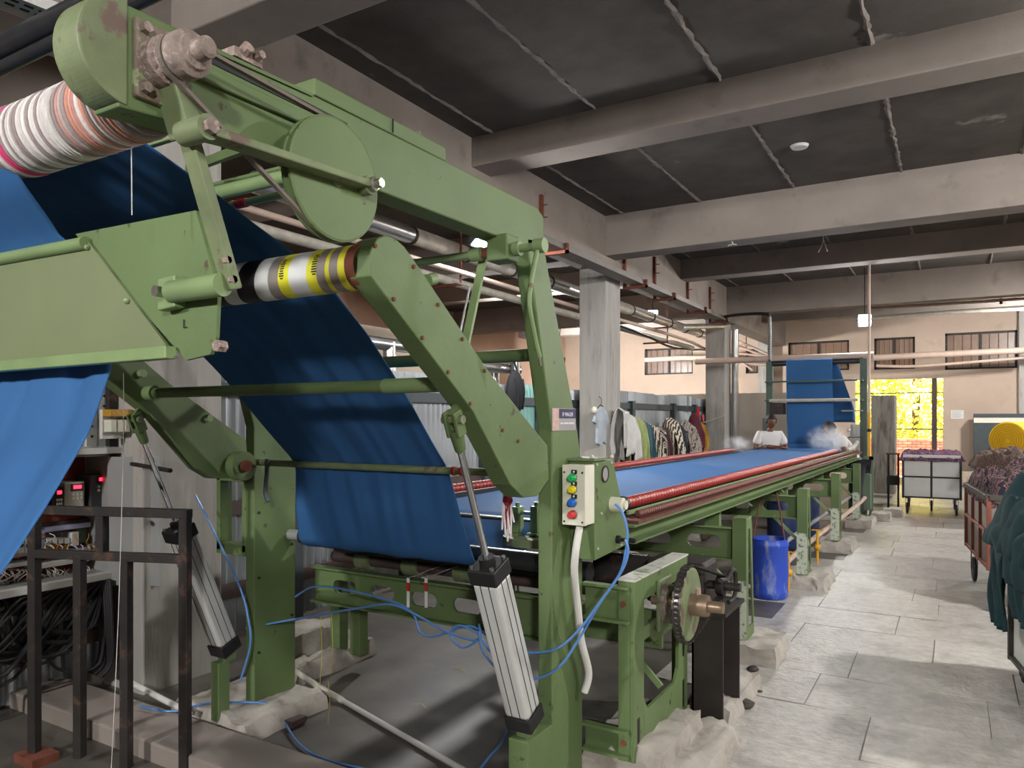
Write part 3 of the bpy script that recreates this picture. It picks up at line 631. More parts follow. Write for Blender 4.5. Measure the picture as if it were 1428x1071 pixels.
# push-button box
pb = thing('push_button_box', 'cream push-button box with green, yellow, blue and red buttons on the post', 'control box', (-1.34, 2.8, 1.17))
by0, by1, bx0, bx1, bz0, bz1 = 2.755, 2.85, -1.392, -1.288, 1.165, 1.412
body = MB().box(bx0, bx1, by0 + .012, by1, bz0, bz1).build('box_body', M['cream'], pb, bevel=.004)
lid = MB().box(bx0 - .001, bx1 + .001, by0, by0 + .014, bz0 - .001, bz1 + .001).build('box_lid', M['cream'], pb, bevel=.003)
xc = (bx0 + bx1) / 2 - .002
for k, (mt, dz) in enumerate((('bt_g', .052), ('bt_y', .1), ('bt_b', .153), ('bt_r', .203))):
    z = bz1 - dz
    b_ = MB().lathe((xc, by0, z), (xc, by0 - .03, z), [(0, .017), (.25, .017), (.3, .0145), (.9, .014), (1, .011)], 20).build('push_button', M[mt], pb)
    MB().ring((xc, by0, z), (xc, by0 - .006, z), .019, .014, n=20).build('button_ring', M['steel'], b_)
    if k < 3:
        t_ = MB().box(xc - .008, xc + .018, by0 - .002, by0, z + .016, z + .033).build('button_tag', M['inkblack'], pb)
        MB().box(xc + .0, xc + .008, by0 - .0026, by0 - .002, z + .021, z + .029).build('tag_mark', M['ink'], t_)
for x in (bx0 + .01, bx1 - .012):
    for z in (bz0 + .014, bz1 - .03): MB().tube((x, by0, z), (x, by0 - .003, z), .004, n=8).build('screw', M['iron'], pb)
cd = MB().path([(xc + .01, 2.8, bz0), at(801, 790, X=-1.33), at(806, 850, X=-1.33), at(811, 895, X=-1.34), at(821, 938, X=-1.34), at(815, 965, X=-1.36)], .016, 10)
tag(cd.build('conduit', M['white']), 'white flexible conduit hanging down the post from the push-button box', 'conduit')
# air cylinders
ac = thing('air_cylinder', 'aluminium air cylinder with chrome rod beside the right post', 'air cylinder', (-1.455, 2.56, .39), 'air cylinders')
bt = Vector((-1.455, 2.56, .40)); tp = Vector((-1.455, 2.062, 1.60)); dv = (tp - bt); dn = dv.normalized(); Lc = dv.length
sq = Vector((1, 0, 0))
b0 = bt + dn * .03; b1 = bt + dn * .70
MB().bar(b0 + dn * .03, b1 - dn * .03, .105, .105, up=sq).build('barrel', M['alu'], ac, bevel=.012)
m = MB(); s1 = dn.cross(sq)
for i in (-1, 1):
    for j in (-.018, .018): m.bar(b0 + dn * .03 + sq * i * .0535 + s1 * j, b1 - dn * .03 + sq * i * .0535 + s1 * j, .0022, .0022, up=sq)
    for j in (-.018, .018): m.bar(b0 + dn * .03 + s1 * i * .0535 + sq * j, b1 - dn * .03 + s1 * i * .0535 + sq * j, .0022, .0022, up=sq)
m.build('barrel_groove', M['iron'], ac)
for e, nm_ in ((b0, 'end_cap'), (b1, 'end_cap')):
    c_ = MB().bar(e - dn * .032, e + dn * .032, .116, .116, up=sq).build(nm_, M['black'], ac, bevel=.006)
    for i in (-1, 1):
        for j in (-1, 1): MB().tube(e + dn * .03 + sq * i * .043 + s1 * j * .043, e + dn * .042 + sq * i * .043 + s1 * j * .043, .009, n=6).build('cap_screw', M['steel'], c_)
MB().tube(b1 + dn * .03, b1 + dn * .06, .03, n=18).build('rod_gland', M['black'], ac)
MB().tube(b1 + dn * .05, tp - dn * .1, .013, n=16).build('piston_rod', M['chrome'], ac)
MB().lathe(tp - dn * .12, tp - dn * .04, [(0, .016), (.1, .02), (1, .026)], 16).build('rod_clevis', G, ac)
m = MB()
for i in (-1, 1): m.bar(tp - dn * .06 + sq * i * .02, tp + dn * .03 + sq * i * .02, .014, .05, up=s1)
m.build('clevis_fork', G, ac, bevel=.004)
MB().tube(tp - sq * .042, tp + sq * .042, .015, n=12).build('clevis_pin', M['green_worn'], ac)
MB().bar(tp + dn * .0, tp + Vector((0, .05, .06)), .02, .05, up=s1).build('arm_lug', G, ac)
MB().tube(bt - sq * .035, bt + sq * .035, .016, n=12).build('foot_pin', M['steel'], ac)
ac2 = copy_tree(ac, move=(-1.79, 0, 0)); ac2['label'] = 'aluminium air cylinder by the left post, behind the black railing'

# plaiting chute that hangs on the swing lever
ch = thing('plaiting_chute', 'pale green sheet metal chute with rolled edges swinging in front of the blue cloth', 'chute', (-2.2, 1.11, 1.74))
CY = 1.11
def cp(px, py, y=CY): p = at(px, py, Y=y); return (p.x, p.z)
fp = [cp(126, 336), cp(250, 500), (-3.15, cp(0, 512)[1]), (-3.15, cp(0, 352)[1])]
front = MB().prism(fp, CY, CY - .008, 'Y').build('front_plate', mat('chute_paint', '#757f5e', .4, var=.08, vs=3, col2='#6b6a4a', c2amt=.3, c2scale=9), ch)
ep = [cp(104, 326), cp(272, 293), cp(303, 405), cp(300, 470), cp(292, 494), cp(258, 502)]
eplate = MB().prism(ep, CY + .012, CY + .002, 'Y').build('end_plate', M['green'], ch)
a = cp(126, 338); b = cp(0, 356)
MB().tube((a[0], CY - .012, a[1] - .004), (-3.15, CY - .012, b[1] - .004), .017, n=14).build('top_roll', M['green_lt'], front)
a = cp(247, 498); b = cp(0, 517)
MB().bar((a[0], CY - .016, a[1] + .01), (-3.15, CY - .016, b[1] + .005), .03, .03).build('bottom_channel', M['green_lt'], front, bevel=.003)
for p in ((183, 420), (236, 485), (128, 346)):
    c_ = cp(*p); MB().ball((c_[0], CY - .012, c_[1]), .008, 8, 6).build('rivet', M['green_lt'], front)
bk = at(232, 408, Y=CY - .03)
MB().prism([(bk.x - .035, bk.z - .04), (bk.x + .03, bk.z - .035), (bk.x + .03, bk.z + .04), (bk.x - .035, bk.z + .035)], CY - .03, CY + .0, 'Y').build('pivot_block', M['green_lt'], eplate, bevel=.004)
MB().tube((bk.x, CY - .03, bk.z), (bk.x, CY - .06, bk.z), .014, n=6).build('nut', M['steel'], eplate)
MB().tube((bk.x + .02, CY - .03, bk.z), (lx - .005, CY - .03, bk.z), .026, n=18).build('pivot_tube', M['green_lt'], eplate)
back = MB().prism([(-3.15, 1.78), (-1.6, 1.78), (-1.6, 2.1), (-3.15, 2.1)], CY + .1, CY + .107, 'Y').build('back_plate', M['green'], ch)
text('L', .03, (at(258, 452, Y=CY).x, CY - .001, at(258, 452, Y=CY).z), (math.pi / 2, 0, 0), M['inkblack'], eplate)
for px, py in ((303, 482),):
    q = at(px, py, Y=CY); MB().tube((q.x, CY - .004, q.z), (q.x, CY + .02, q.z), .014, n=6).build('bolt', M['dust'], eplate)

# winding roller at the top and the black rollers behind
wr = thing('winding_roller', 'roller wound with white and pink yarn under the rounded nose cover', 'roller', (-2.3, .95, 2.27))
MB().tube((RO - .085, .975, 2.295), (LI, .975, 2.295), .078, n=36).build('roller_core', M['tape_g'], wr)
yc = [mat('yarn', c, .9, var=.1, vs=60, bump=.2, bs=120) for c in ('#d9d2cf', '#b9a9a6', '#cf9d92', '#c98a76', '#9b8d8c', '#e2dedb')]
x = RO - .1; k = 0; rg = random.Random(3)
while x > -2.0:
    wd = rg.uniform(.008, .016); pick = yc[rg.choice([0, 1, 4, 5, 0, 5] if x < -1.72 else [1, 2, 3, 0, 4])]
    if -1.978 < x < -1.955: pick = mat('pink_yarn', '#d8457a', .9)
    MB().lathe((x, .975, 2.295), (x - wd, .975, 2.295), [(0, .079), (.25, .0835 + rg.uniform(0, .003)), (.75, .0835 + rg.uniform(0, .003)), (1, .079)], 36, False).build('yarn_turn', pick, wr); x -= wd
m = thing('black_rollers', 'pair of black rubber rollers beside the yarn roller at the top left', 'rollers', (-2.3, 1.0, 2.45))
for a_, b_, r in (((0, 68), (80, 30), .035), ((0, 98), (80, 55), .02)):
    p = at(*a_, Y=1.16); q = at(*b_, Y=1.16); MB().tube((-1.5, 1.16, q.z), (-3.2, 1.16, p.z), r, n=22).build('roller', M['roller'], m)

# ------------------------------------------------------------------ the blue cloth
def resample(path, n):
    P = [Vector(p) for p in path]; out = []
    L = [0]
    for a, b in zip(P, P[1:]): L.append(L[-1] + (b - a).length)
    for k in range(n + 1):
        s = L[-1] * k / n; i = 0
        while i < len(P) - 2 and L[i + 1] < s: i += 1
        t = (s - L[i]) / max(L[i + 1] - L[i], 1e-9); p0 = P[max(i - 1, 0)]; p1 = P[i]; p2 = P[i + 1]; p3 = P[min(i + 2, len(P) - 1)]
        lin = p1 + (p2 - p1) * t
        cr = .5 * ((2 * p1) + (p2 - p0) * t + (2 * p0 - 5 * p1 + 4 * p2 - p3) * t * t + (3 * p1 - p0 - 3 * p2 + p3) * t ** 3)
        out.append(lin * .6 + cr * .4)
    return out
def web(name, path, parent, nu=60, nv=70, wr=.008, freq=7, seed=0, mt=None, along=1.2):
    """cloth sheet: path = (y, z, x_left, x_right) rows"""
    rows = resample([(a, b, 0) for a, b, c, d in path], nv)
    Ls = [0]; P = [Vector((a, b, 0)) for a, b, c, d in path]
    for a, b in zip(P, P[1:]): Ls.append(Ls[-1] + (b - a).length)
    def fn(u, v):
        r = rows[min(int(round(v * nv)), nv)]; s = v * Ls[-1]; i = 0
        while i < len(Ls) - 2 and Ls[i + 1] < s: i += 1
        t = (s - Ls[i]) / max(Ls[i + 1] - Ls[i], 1e-9)
        xl = path[i][2] + (path[i + 1][2] - path[i][2]) * t; xr = path[i][3] + (path[i + 1][3] - path[i][3]) * t
        x = xl + (xr - xl) * u
        j0 = max(int(v * nv) - 1, 0); j1 = min(int(v * nv) + 1, nv); d = rows[j1] - rows[j0]; nr = Vector((-d.y, d.x, 0)).normalized()
        env = math.sin(math.pi * min(max(v, .0), 1)) ** .5 if wr else 0
        w_ = wr * env * (noise.noise(Vector((x * freq, s * along + seed, seed))) + .5 * noise.noise(Vector((x * freq * 2.3 + s * 1.5, s * along * .6, seed + 5))))
        edge = .006 * max(0, 1 - (1 - u) * 30) * math.sin(s * 9)
        return (x, r.x + nr.x * w_, r.y + nr.y * w_ + edge)
    return MB().grid(fn, nu, nv).build(name, mt or M['blue'], parent, solid=.003, clean=False)
bc = thing('blue_cloth', 'long web of royal blue cloth running through the whole machine', 'cloth', (-2.4, 2.9, .9))
rise = [(1.0, 2.383, -2.98, -1.97), (1.1, 2.385, -2.98, -1.95), (1.20, 2.375, -2.97, -1.92), (1.45, 2.30, -2.97, -1.92), (1.765, 2.155, -2.96, -1.905), (1.95, 2.06, -2.95, -1.90), (2.14, 1.93, -2.93, -1.91), (2.35, 1.745, -2.91, -1.93), (2.68, 1.42, -2.91, -1.94), (2.715, 1.375, -2.91, -1.94), (2.735, 1.33, -2.92, -1.94), (2.81, 1.12, -3.0, -1.93), (2.885, .95, -3.06, -1.915), (2.92, .912, -3.05, -1.9), (2.98, .90, -3.03, -1.89), (3.05, .93, -3.02, -1.85)]
web('rising_web', rise, bc, nu=90, nv=110, wr=.02, freq=7, along=.9)
drop = [(1.0, 2.383, -2.98, -1.97), (.95, 2.38, -2.98, -1.97), (.905, 2.345, -2.99, -1.975), (.905, 2.28, -3.0, -1.99), (.97, 2.19, -3.0, -2.0), (1.09, 2.1, -3.0, -2.06), (1.16, 2.0, -3.0, -2.0), (1.165, 1.85, -3.0, -1.93), (1.165, 1.73, -3.0, -1.92), (1.11, 1.56, -3.0, -1.92), (1.0, 1.38, -3.02, -1.91), (.9, 1.22, -3.05, -1.93), (.72, 1.06, -3.08, -1.95), (.5, .95, -3.1, -1.97)]
web('hanging_web', drop, bc, wr=.03, freq=6, seed=3, along=.8)
xr_ = lambda y: -1.51 + .0127 * (y - 3.82)
tab = [(3.05, .93, -3.02, -1.85), (3.2, 1.0, -2.95, -1.72), (3.35, 1.095, -2.85, -1.6), (3.6, 1.10, -2.76, -1.55)]
for y in (5, 7, 9, 11, 12.4): tab.append((y, 1.115, -2.74, xr_(y) - .05))
tab += [(13.0, 1.11, -2.6, -1.6), (13.72, 1.10, -2.5, -1.74), (13.76, 1.18, -2.5, -1.74)]
web('table_web', tab, bc, nu=30, nv=110, wr=.005, freq=2.5, seed=8, along=.7)
tow = [(13.76, 1.18, -2.5, -1.74), (13.78, 1.6, -2.52, -1.75), (13.8, 2.1, -2.53, -1.77), (13.82, 2.62, -2.54, -1.78), (13.9, 2.66, -2.54, -1.78), (13.98, 2.62, -2.54, -1.78)]
web('tower_web', tow, bc, nu=30, nv=40, wr=.01, freq=4, seed=11)
tow2 = [(13.98, 2.62, -2.54, -1.74), (14.3, 2.2, -2.5, -1.62), (14.6, 1.8, -2.5, -1.52), (14.62, 1.55, -2.5, -1.50)]
web('rear_web', tow2, bc, nu=20, nv=24, wr=.02, freq=5, seed=14)

# ------------------------------------------------------------------ stenter table behind the front frame
st = thing('stretching_machine', 'long green stretching table with red chain rails on slotted girders and legs', 'machine', (-2.1, 8, 0))
def along(name, f, mt, par=st, y0=3.7, y1=12.6, step=None): pass
def ribbed(x_of, z, r, y0, y1, pitch, mt, name, amp=.18, n=10):
    m = MB(); k = int((y1 - y0) / pitch); prof = []; pts = []
    vs = []; rows = 0
    for i in range(k):
        for t, s in ((0, 1 - amp), (.25, 1), (.7, 1)):
            y = y0 + (i + t) * pitch; rr = r * s
            for q in range(n):
                a = 2 * math.pi * q / n; vs.append((x_of(y) + rr * math.cos(a), y, z + rr * math.sin(a)))
            rows += 1
    m.add(vs, [(j * n + i, j * n + (i + 1) % n, (j + 1) * n + (i + 1) % n, (j + 1) * n + i) for j in range(rows - 1) for i in range(n)], True)
    m.add(vs[:n], [tuple(range(n))]); m.add(vs[-n:], [tuple(range(n))])
    return m.build(name, mt, st, clean=False)
ribbed(xr_, 1.15, .034, 3.72, 11.4, .045, M['red'], 'red_chain_rail')
ribbed(lambda y: -2.78, 1.15, .034, 3.3, 11.0, .045, M['red'], 'red_chain_rail')
ribbed(lambda y: xr_(y) + .145, 1.122, .02, 3.55, 12.6, .03, M['redbrown'], 'return_chain', .35, 8)
ribbed(lambda y: -2.93, 1.12, .02, 3.3, 12.4, .03, M['redbrown'], 'return_chain', .35, 8)
def sweep(prof, x_of, y0, y1, mt, name, n=24):
    m = MB(); k = len(prof); vs = []
    for i in range(n + 1):
        y = y0 + (y1 - y0) * i / n
        for dx, z in prof: vs.append((x_of(y) + dx, y, z))
    m.add(vs, [(i * k + j, i * k + (j + 1) % k, (i + 1) * k + (j + 1) % k, (i + 1) * k + j) for i in range(n) for j in range(k)])
    m.add(vs[:k], [tuple(range(k))]); m.add(vs[-k:], [tuple(range(k))])
    return m.build(name, mt, st)
sweep([(.085, 1.115), (.098, 1.115), (.098, 1.135), (.085, 1.135)], xr_, 3.55, 12.6, M['green_lt'], 'guide_strip')
sweep([(.03, 1.085), (.19, 1.085), (.19, 1.102), (.03, 1.102)], xr_, 3.45, 12.65, M['redbrown'], 'chain_tray')
sweep([(.1, .995), (.19, .995), (.19, 1.005), (.12, 1.005), (.12, 1.075), (.19, 1.075), (.19, 1.085), (.1, 1.085)], xr_, 3.4, 12.7, G, 'side_beam')
sweep([(0, 1.05), (.1, 1.05), (.1, 1.10), (0, 1.10)], lambda y: -2.99, 3.3, 12.6, M['black'], 'chain_tray')
sweep([(-.05, .98), (.03, .98), (.03, 1.05), (-.05, 1.05)], lambda y: -2.95, 3.3, 12.6, G, 'side_beam')
sweep([(0, 1.09), (.03, 1.09), (.03, 1.135), (0, 1.135)], lambda y: -2.735, 3.4, 12.6, M['black'], 'edge_strip')
# near end of the right rail: coupling
MB().tube((-1.50, 3.55, 1.15), (-1.505, 3.72, 1.15), .018, n=12).build('rail_shaft', M['red'], st)
MB().ring((-1.505, 3.66, 1.15), (-1.505, 3.69, 1.15), .045, .02, n=20).build('rail_coupling', M['black'], st)
for y in (5.5, 6.7): MB().bar((-1.27, y, .99), (-1.27, y + .1, .965), .01, .012).build('beam_catch', G, st)
WORN = mat('flaking_white', '#b9bfae', .6, var=.1, vs=8, col2='#6c7a5e', c2amt=.46, c2scale=24, c2edge=.06)
# supports: slotted cross girder, two legs, brace
def support(y, first=False):
    t = thing('table_support', 'slotted green cross girder on two legs under the stretching table', 'support', (-2.1, y, 0), 'supports under the stretching table')
    X1, X0 = -1.275, -2.98
    g = MB(); g.slotted(X0, X1, .66, .86, [(X0 + .28, .14, .045), (X0 + .72, .14, .045), (X0 + 1.12, .14, .045), (X0 + 1.5, .12, .045)], y + .02, y + .04, 'Y'); g = g.build('cross_girder', G, t)
    MB().box(X0, X1, y - .02, y + .04, .86, .872).build('girder_flange', M['green_lt'], g); MB().box(X0, X1, y - .02, y + .04, .648, .66).build('girder_flange', G, g)
    for s, xo in ((1, -1.18), (-1, -3.07)):
        x0, x1 = (xo - .095, xo) if s > 0 else (xo, xo + .095)
        m = MB(); m.box(x0, x1, y - .03, y - .015, .12, .93); m.prism([(y - .015, .12), (y + .2, .12), (y + .17, .20), (y + .03, .20), (y + .03, .86), (y + .1, .86), (y + .12, .93), (y - .015, .93)], xo - .012 * s, xo)
        m.prism([(y + .2, .12), (y + .17, .20), (y + .085, .86), (y + .12, .93), (y + .135, .86)], xo - .012 * s, xo); m.box(x0, x1, y - .03, y + .13, .93, .94)
        lg = m.build('leg', M['green'], t, bevel=.003)
        if s > 0: MB().box(x0, x1, y - .034, y - .031, .13, .52).build('worn_face', WORN, lg)
    MB().bar((-1.27, y + .02, .44), (-1.5, y + .02, .66), .03, .012, up=(0, 1, 0)).build('brace', M['green_lt'], t)
    for x in (-1.42, -2.9): MB().box(x - .05, x + .05, y - .0, y + .06, .872, 1.0).build('packing_block', G, t)
    return t
s0 = support(5.08); s0['label'] = 'slotted green girder and legs under the table, nearest, beside the drive stand'
for y, lb in ((7.5, 'slotted green girder and legs behind the blue drum'), (9.8, 'slotted green girder and legs with flaking white leg paint, third along the table'), (12.1, 'slotted green girder and legs at the far end of the table')):
    c = copy_tree(s0, move=(0, y - 5.08, 0)); c['label'] = lb
# concrete plinths
def plinth(x0, x1, y0, y1, h, label, seed, group='concrete plinths', tilt=0):
    n = 14; rg = random.Random(seed); m = MB(); cx, cy = (x0 + x1) / 2, (y0 + y1) / 2
    def corner(u, v, w_):
        x = x0 + (x1 - x0) * u; y = y0 + (y1 - y0) * v; z = h * w_ - .01
        k = noise.noise(Vector((x * 7, y * 7, z * 7 + seed))) * .032; k2 = noise.noise(Vector((x * 23, y * 23, z * 23 + seed))) * .014
        sc = 1 - .10 * w_ ** 2; return (cx + (x - cx) * sc + k, cy + (y - cy) * sc + k2 + k, z + (k + k2) * w_)
    for f in (lambda u, v: corner(u, v, 1), lambda u, v: corner(u, 0, v), lambda u, v: corner(u, 1, v), lambda u, v: corner(0, u, v), lambda u, v: corner(1, u, v)): m.grid(f, n, n, True)
    o = m.build('concrete_plinth', M['plinth'], bevel=0); return tag(o, label, 'concrete block', group)
plinth(-1.36, -.97, 4.95, 5.45, .13, 'rough concrete plinth under the leg nearest the drive stand', 1)
plinth(-1.38, -1.0, 7.38, 8.0, .13, 'concrete plinth under the leg beside the blue drum', 2)
plinth(-1.38, -1.02, 9.65, 10.3, .13, 'concrete plinth under the flaking white leg', 3)
plinth(-1.38, -1.0, 11.95, 12.6, .13, 'concrete plinth under the last leg of the table', 4)
plinth(-1.42, -1.04, 3.0, 3.62, .19, 'tall pale concrete plinth in front of the drive stand foot', 5)
plinth(-1.16, -.9, 2.9, 3.75, .1, 'low weathered concrete kerb piece outside the drive stand plinth', 6)
plinth(-1.22, -.98, 3.8, 4.55, .1, 'low concrete strip beside the dark motor stand', 7)
plinth(-3.62, -2.98, 2.48, 3.02, .1, 'white concrete footing under the left post', 8)
plinth(-3.8, -3.38, 3.15, 3.9, .12, 'concrete step behind the left post, lower one', 9)
plinth(-3.85, -3.52, 3.2, 3.72, .24, 'concrete block behind the left post, upper one', 10)
plinth(-5.3, -4.5, 1.55, 1.95, .16, 'white painted concrete block at the foot of the corrugated wall', 12)
for y in (5.08, 7.5, 9.8, 12.1): plinth(-3.2, -2.85, y - .12, y + .3, .13, 'concrete plinth of the far side legs, %s from the front' % {5.08: 'first', 7.5: 'second', 9.8: 'third', 12.1: 'last'}[y], 20 + int(y), 'far side plinths')
for i, (x, y) in enumerate(((-.86, 13.6), (-.98, 12.95))): plinth(x - .13, x + .15, y, y + .3, .14, ('loose concrete block by the far legs, nearer the aisle', 'loose concrete block by the far legs, against the table')[i], 40 + i)
# drive stand with sprocket and chain
ds = thing('drive_stand', 'green slotted drive stand with a big sprocket wheel beside the front post', 'drive stand', (-1.3, 3.35, .12))
SX = -1.175; y0, y1 = 3.01, 3.755
m = MB()
def vp(a, b, c, d): m.prism([(a, c), (b, c), (b, d), (a, d)], SX - .02, SX)
m.prism([(y0, .12), (y0 + .12, .12), (y0 + .12, .9), (y0, .9)], SX - .02, SX)
m.prism([(y1 - .14, .12), (y1, .12), (y1, .9), (y1 - .14, .9)], SX - .02, SX)
vp(y0 + .12, y1 - .14, .80, .9); vp(y0 + .12, y1 - .14, .12, .30)
m.prism([(y0 + .12, .62), (y0 + .2, .62), (y0 + .26, .58), (y1 - .2, .58), (y1 - .14, .62), (y1 - .14, .68), (y0 + .12, .68)], SX - .02, SX)
m.prism([(y0 + .12, .30), (y0 + .17, .30), (y0 + .12, .36)], SX - .02, SX); m.prism([(y1 - .14, .30), (y1 - .19, .30), (y1 - .14, .36)], SX - .02, SX)
m.build('side_plate', G, ds, bevel=.003)
m = MB(); m.box(SX - .075, SX - .02, y0, y0 + .03, .12, .9); m.box(SX - .075, SX - .02, y1 - .03, y1, .12, .9); m.build('leg_flange', G, ds, bevel=.003)
MB().box(SX - .08, SX + .004, y0, y1, .9, .908).build('top_plate', mat('flaking_plate', '#c2c0b8', .7, col2='#7d8b6e', c2amt=.45, c2scale=16, c2edge=.1), ds)
for yy, z0, z1 in ((y0 + .05, .14, .30), (y1 - .07, .14, .28), (y1 - .07, .40, .6)): MB().box(SX - .001, SX + .002, yy - .012, yy + .012, z0, z1).build('slot', M['black'], ds)
for z0, z1 in ((.72, .88), (.14, .26)):
    ch_ = MB().box(RO, SX - .02, y0 + .01, y0 + .022, z0, z1).box(RO, SX - .02, y0 - .03, y0 + .022, z1 - .012, z1).box(RO, SX - .02, y0 - .03, y0 + .022, z0, z0 + .012).build('tie_channel', G, ds)
    MB().tube((SX - .05, y0 + .01, (z0 + z1) / 2), (SX - .05, y0 - .006, (z0 + z1) / 2), .014, n=6).build('bolt', M['rust'], ch_)
MB().box(SX, SX + .02, 3.28, 3.45, .62, .86).build('bearing_plate', M['green_worn'], ds, bevel=.006)
MB().ring((SX + .02, 3.36, .74), (SX + .06, 3.36, .74), .09, .05, n=24).build('bearing', M['dusty_steel'], ds)
sc = at(960, 846, X=-1.0); SPY, SPZ, SPR = 3.30, .765, .175
sp = thing('sprocket', 'large sprocket wheel with a roller chain on the drive stand shaft', 'sprocket', (-1.02, SPY, SPZ))
MB().lathe((-1.045, SPY, SPZ), (-1.015, SPY, SPZ), [(0, .155), (.1, SPR - .012), (.9, SPR - .012), (1, .155)], 48).build('wheel_disc', M['green_worn'], sp)
m = MB()
for k in range(44):
    a = 2 * math.pi * k / 44; c = Vector((0, math.cos(a), math.sin(a))); tg = Vector((0, -math.sin(a), math.cos(a))); b_ = Vector((-1.03, SPY, SPZ)) + c * (SPR - .014)
    m.add([b_ + Vector((i * .006, 0, 0)) + tg * j * .006 + c * h for h, jj in ((0, 1), (.016, .4)) for i, j in ((-1, -jj), (1, -jj), (1, jj), (-1, jj))], [(0, 1, 5, 4), (1, 2, 6, 5), (2, 3, 7, 6), (3, 0, 4, 7), (4, 5, 6, 7)])
m.build('teeth', M['steel'], sp)
MB().lathe((-1.2, SPY, SPZ), (-.87, SPY, SPZ), [(0, .024), (.55, .024), (.55, .05), (.76, .05), (.8, .046), (.8, .026), (1, .025)], 22).build('shaft_hub', mat('hub_bronze', '#9a8570', .4, metal=.7, var=.15), sp)
MB().tube((-.985, SPY, SPZ + .045), (-.985, SPY, SPZ + .075), .012, n=8).build('set_screw', mat('pink_lint', '#b08a80', .9), sp)
# chain to the motor sprocket
MY, MZ, MR = 3.86, .74, .05; pts = []
dv = Vector((MY - SPY, MZ - SPZ)); an = math.atan2(dv.y, dv.x); al = math.acos((SPR - MR) / dv.length)
CR = SPR - .002
for k in range(25): t = an + al + (2 * math.pi - 2 * al) * k / 24; pts.append((-1.03, SPY + CR * math.cos(t), SPZ + CR * math.sin(t)))
for k in range(9): t = an - al + 2 * al * k / 8; pts.append((-1.03, MY + MR * math.cos(t), MZ + MR * math.sin(t)))
P = [Vector(p) for p in pts]; tot = sum((P[i] - P[i - 1]).length for i in range(len(P))); N = int(tot / .0254)
cn = MB(); i = 0; acc = 0; seg = (P[1] - P[0]).length
cum = [0]
for i in range(len(P)): cum.append(cum[-1] + (P[(i + 1) % len(P)] - P[i]).length)
def onloop(s):
    s %= cum[-1]; i = 0
    while cum[i + 1] < s: i += 1
    t = (s - cum[i]) / (cum[i + 1] - cum[i]); return P[i].lerp(P[(i + 1) % len(P)], t)
for k in range(N):
    a = onloop(k * cum[-1] / N); b = onloop((k + 1) * cum[-1] / N); off = .011 if k % 2 else .007
    for s in (-1, 1): cn.bar(a + Vector((s * off, 0, 0)), b + Vector((s * off, 0, 0)), .004, .02, up=(1, 0, 0))
    cn.tube(a - Vector((.012, 0, 0)), a + Vector((.012, 0, 0)), .006, n=6)
cn.build('roller_chain', mat('oiled_chain', '#4c4643', .4, metal=.7), sp)
ms = thing('motor_stand', 'dark steel motor stand with gearbox behind the sprocket', 'motor', (-1.05, 3.95, 0))
MB().prism([(3.78, .0), (4.13, 0), (4.13, .6), (3.78, .6)], -1.16, -1.15).box(-1.16, -1.0, 3.78, 3.795, 0, .62).box(-1.16, -1.0, 4.115, 4.13, 0, .62).box(-1.18, -.98, 3.76, 4.15, .6, .62).build('stand', mat('oily_steel', '#37312e', .5, metal=.4, var=.2), ms)
MB().tube((-1.16, 3.86, .74), (-.93, 3.86, .74), .022, n=14).tube((-1.05, 3.86, .74), (-1.015, 3.86, .74), .05, n=20).build('motor_sprocket', M['iron'], ms)
MB().box(-1.42, -1.1, 3.8, 4.05, .62, .85).build('gearbox', M['iron'], ms, bevel=.02)
MB().tube((-1.42, 3.93, .74), (-1.75, 3.93, .74), .1, n=22).build('motor', M['iron'], ms)
pts = [(-.99, 3.70, .80), (-.985, 3.80, .79), (-.98, 3.88, .82), (-.98, 3.95, .79), (-.98, 3.94, .68), (-.99, 3.85, .66)]
MB().path(pts, .012, 8).build('chain_guard_rod', M['iron'], ms)

# ------------------------------------------------------------------ hoses, pipes on the floor, straps, threads
def hose(px, label, r=.0052, name='air_hose', mt=None, cat='hose', group='blue air hoses', **k):
    pts = [at(p[0], p[1], **(p[2] if len(p) > 2 else k)) for p in px]
    return tag(MB().path(pts, r, 8, 6).build(name, mt or M['hose']), label, cat, group)
hose([(343, 876), (430, 860), (500, 848), (545, 843), (585, 860), (622, 881), (660, 893), (668, 885), (640, 872), (628, 885), (645, 903), (668, 890), (668, 870)], 'blue air hose looping from the left post to the tied coil under the cloth', Y=2.78)
hose([(412, 832), (435, 819), (470, 820), (545, 838), (575, 855), (585, 880), (600, 888), (625, 882), (650, 873), (668, 878), (690, 895), (712, 903)], 'blue air hose sagging under the slotted girder above the other one', Y=2.86)
hose([(668, 880), (672, 905), (690, 930), (712, 943), (745, 947), (780, 930), (808, 890), (836, 842), (864, 800), (872, 772), (875, 742), (868, 715), (858, 703)], 'blue air hose climbing past the white conduit to the cream gland', Y=2.62)
hose([(672, 890), (690, 912), (735, 911), (775, 905), (806, 880), (838, 838), (866, 798), (876, 770), (872, 752)], 'blue air hose tied beside the climbing one at the conduit', Y=2.6)
hose([(272, 690), (300, 745), (335, 820), (346, 862), (349, 900), (335, 950)], 'blue air hose hanging beside the left air cylinder', Y=2.6)
tag(MB().path([at(195, 985, Z=.1), at(240, 992, Z=.1), at(290, 981, Z=.1), at(370, 981, Z=.1), at(392, 1000, Z=.03), at(415, 1035, Z=.01), at(450, 1058, Z=.01), at(520, 1075, Z=.01)], .006, 8).build('air_hose', M['hose']), 'blue air hose lying on the floor past the left footing', 'hose', 'blue air hoses')
tag(MB().path([at(660, 1085, Z=.01), at(680, 1058, Z=.02), at(700, 1035, Z=.12), at(712, 1005, Z=.34), (-1.5, 2.5, .42)], .006, 8).build('air_hose', M['hose']), 'short blue air hose rising from the floor to the right cylinder foot', 'hose', 'blue air hoses')
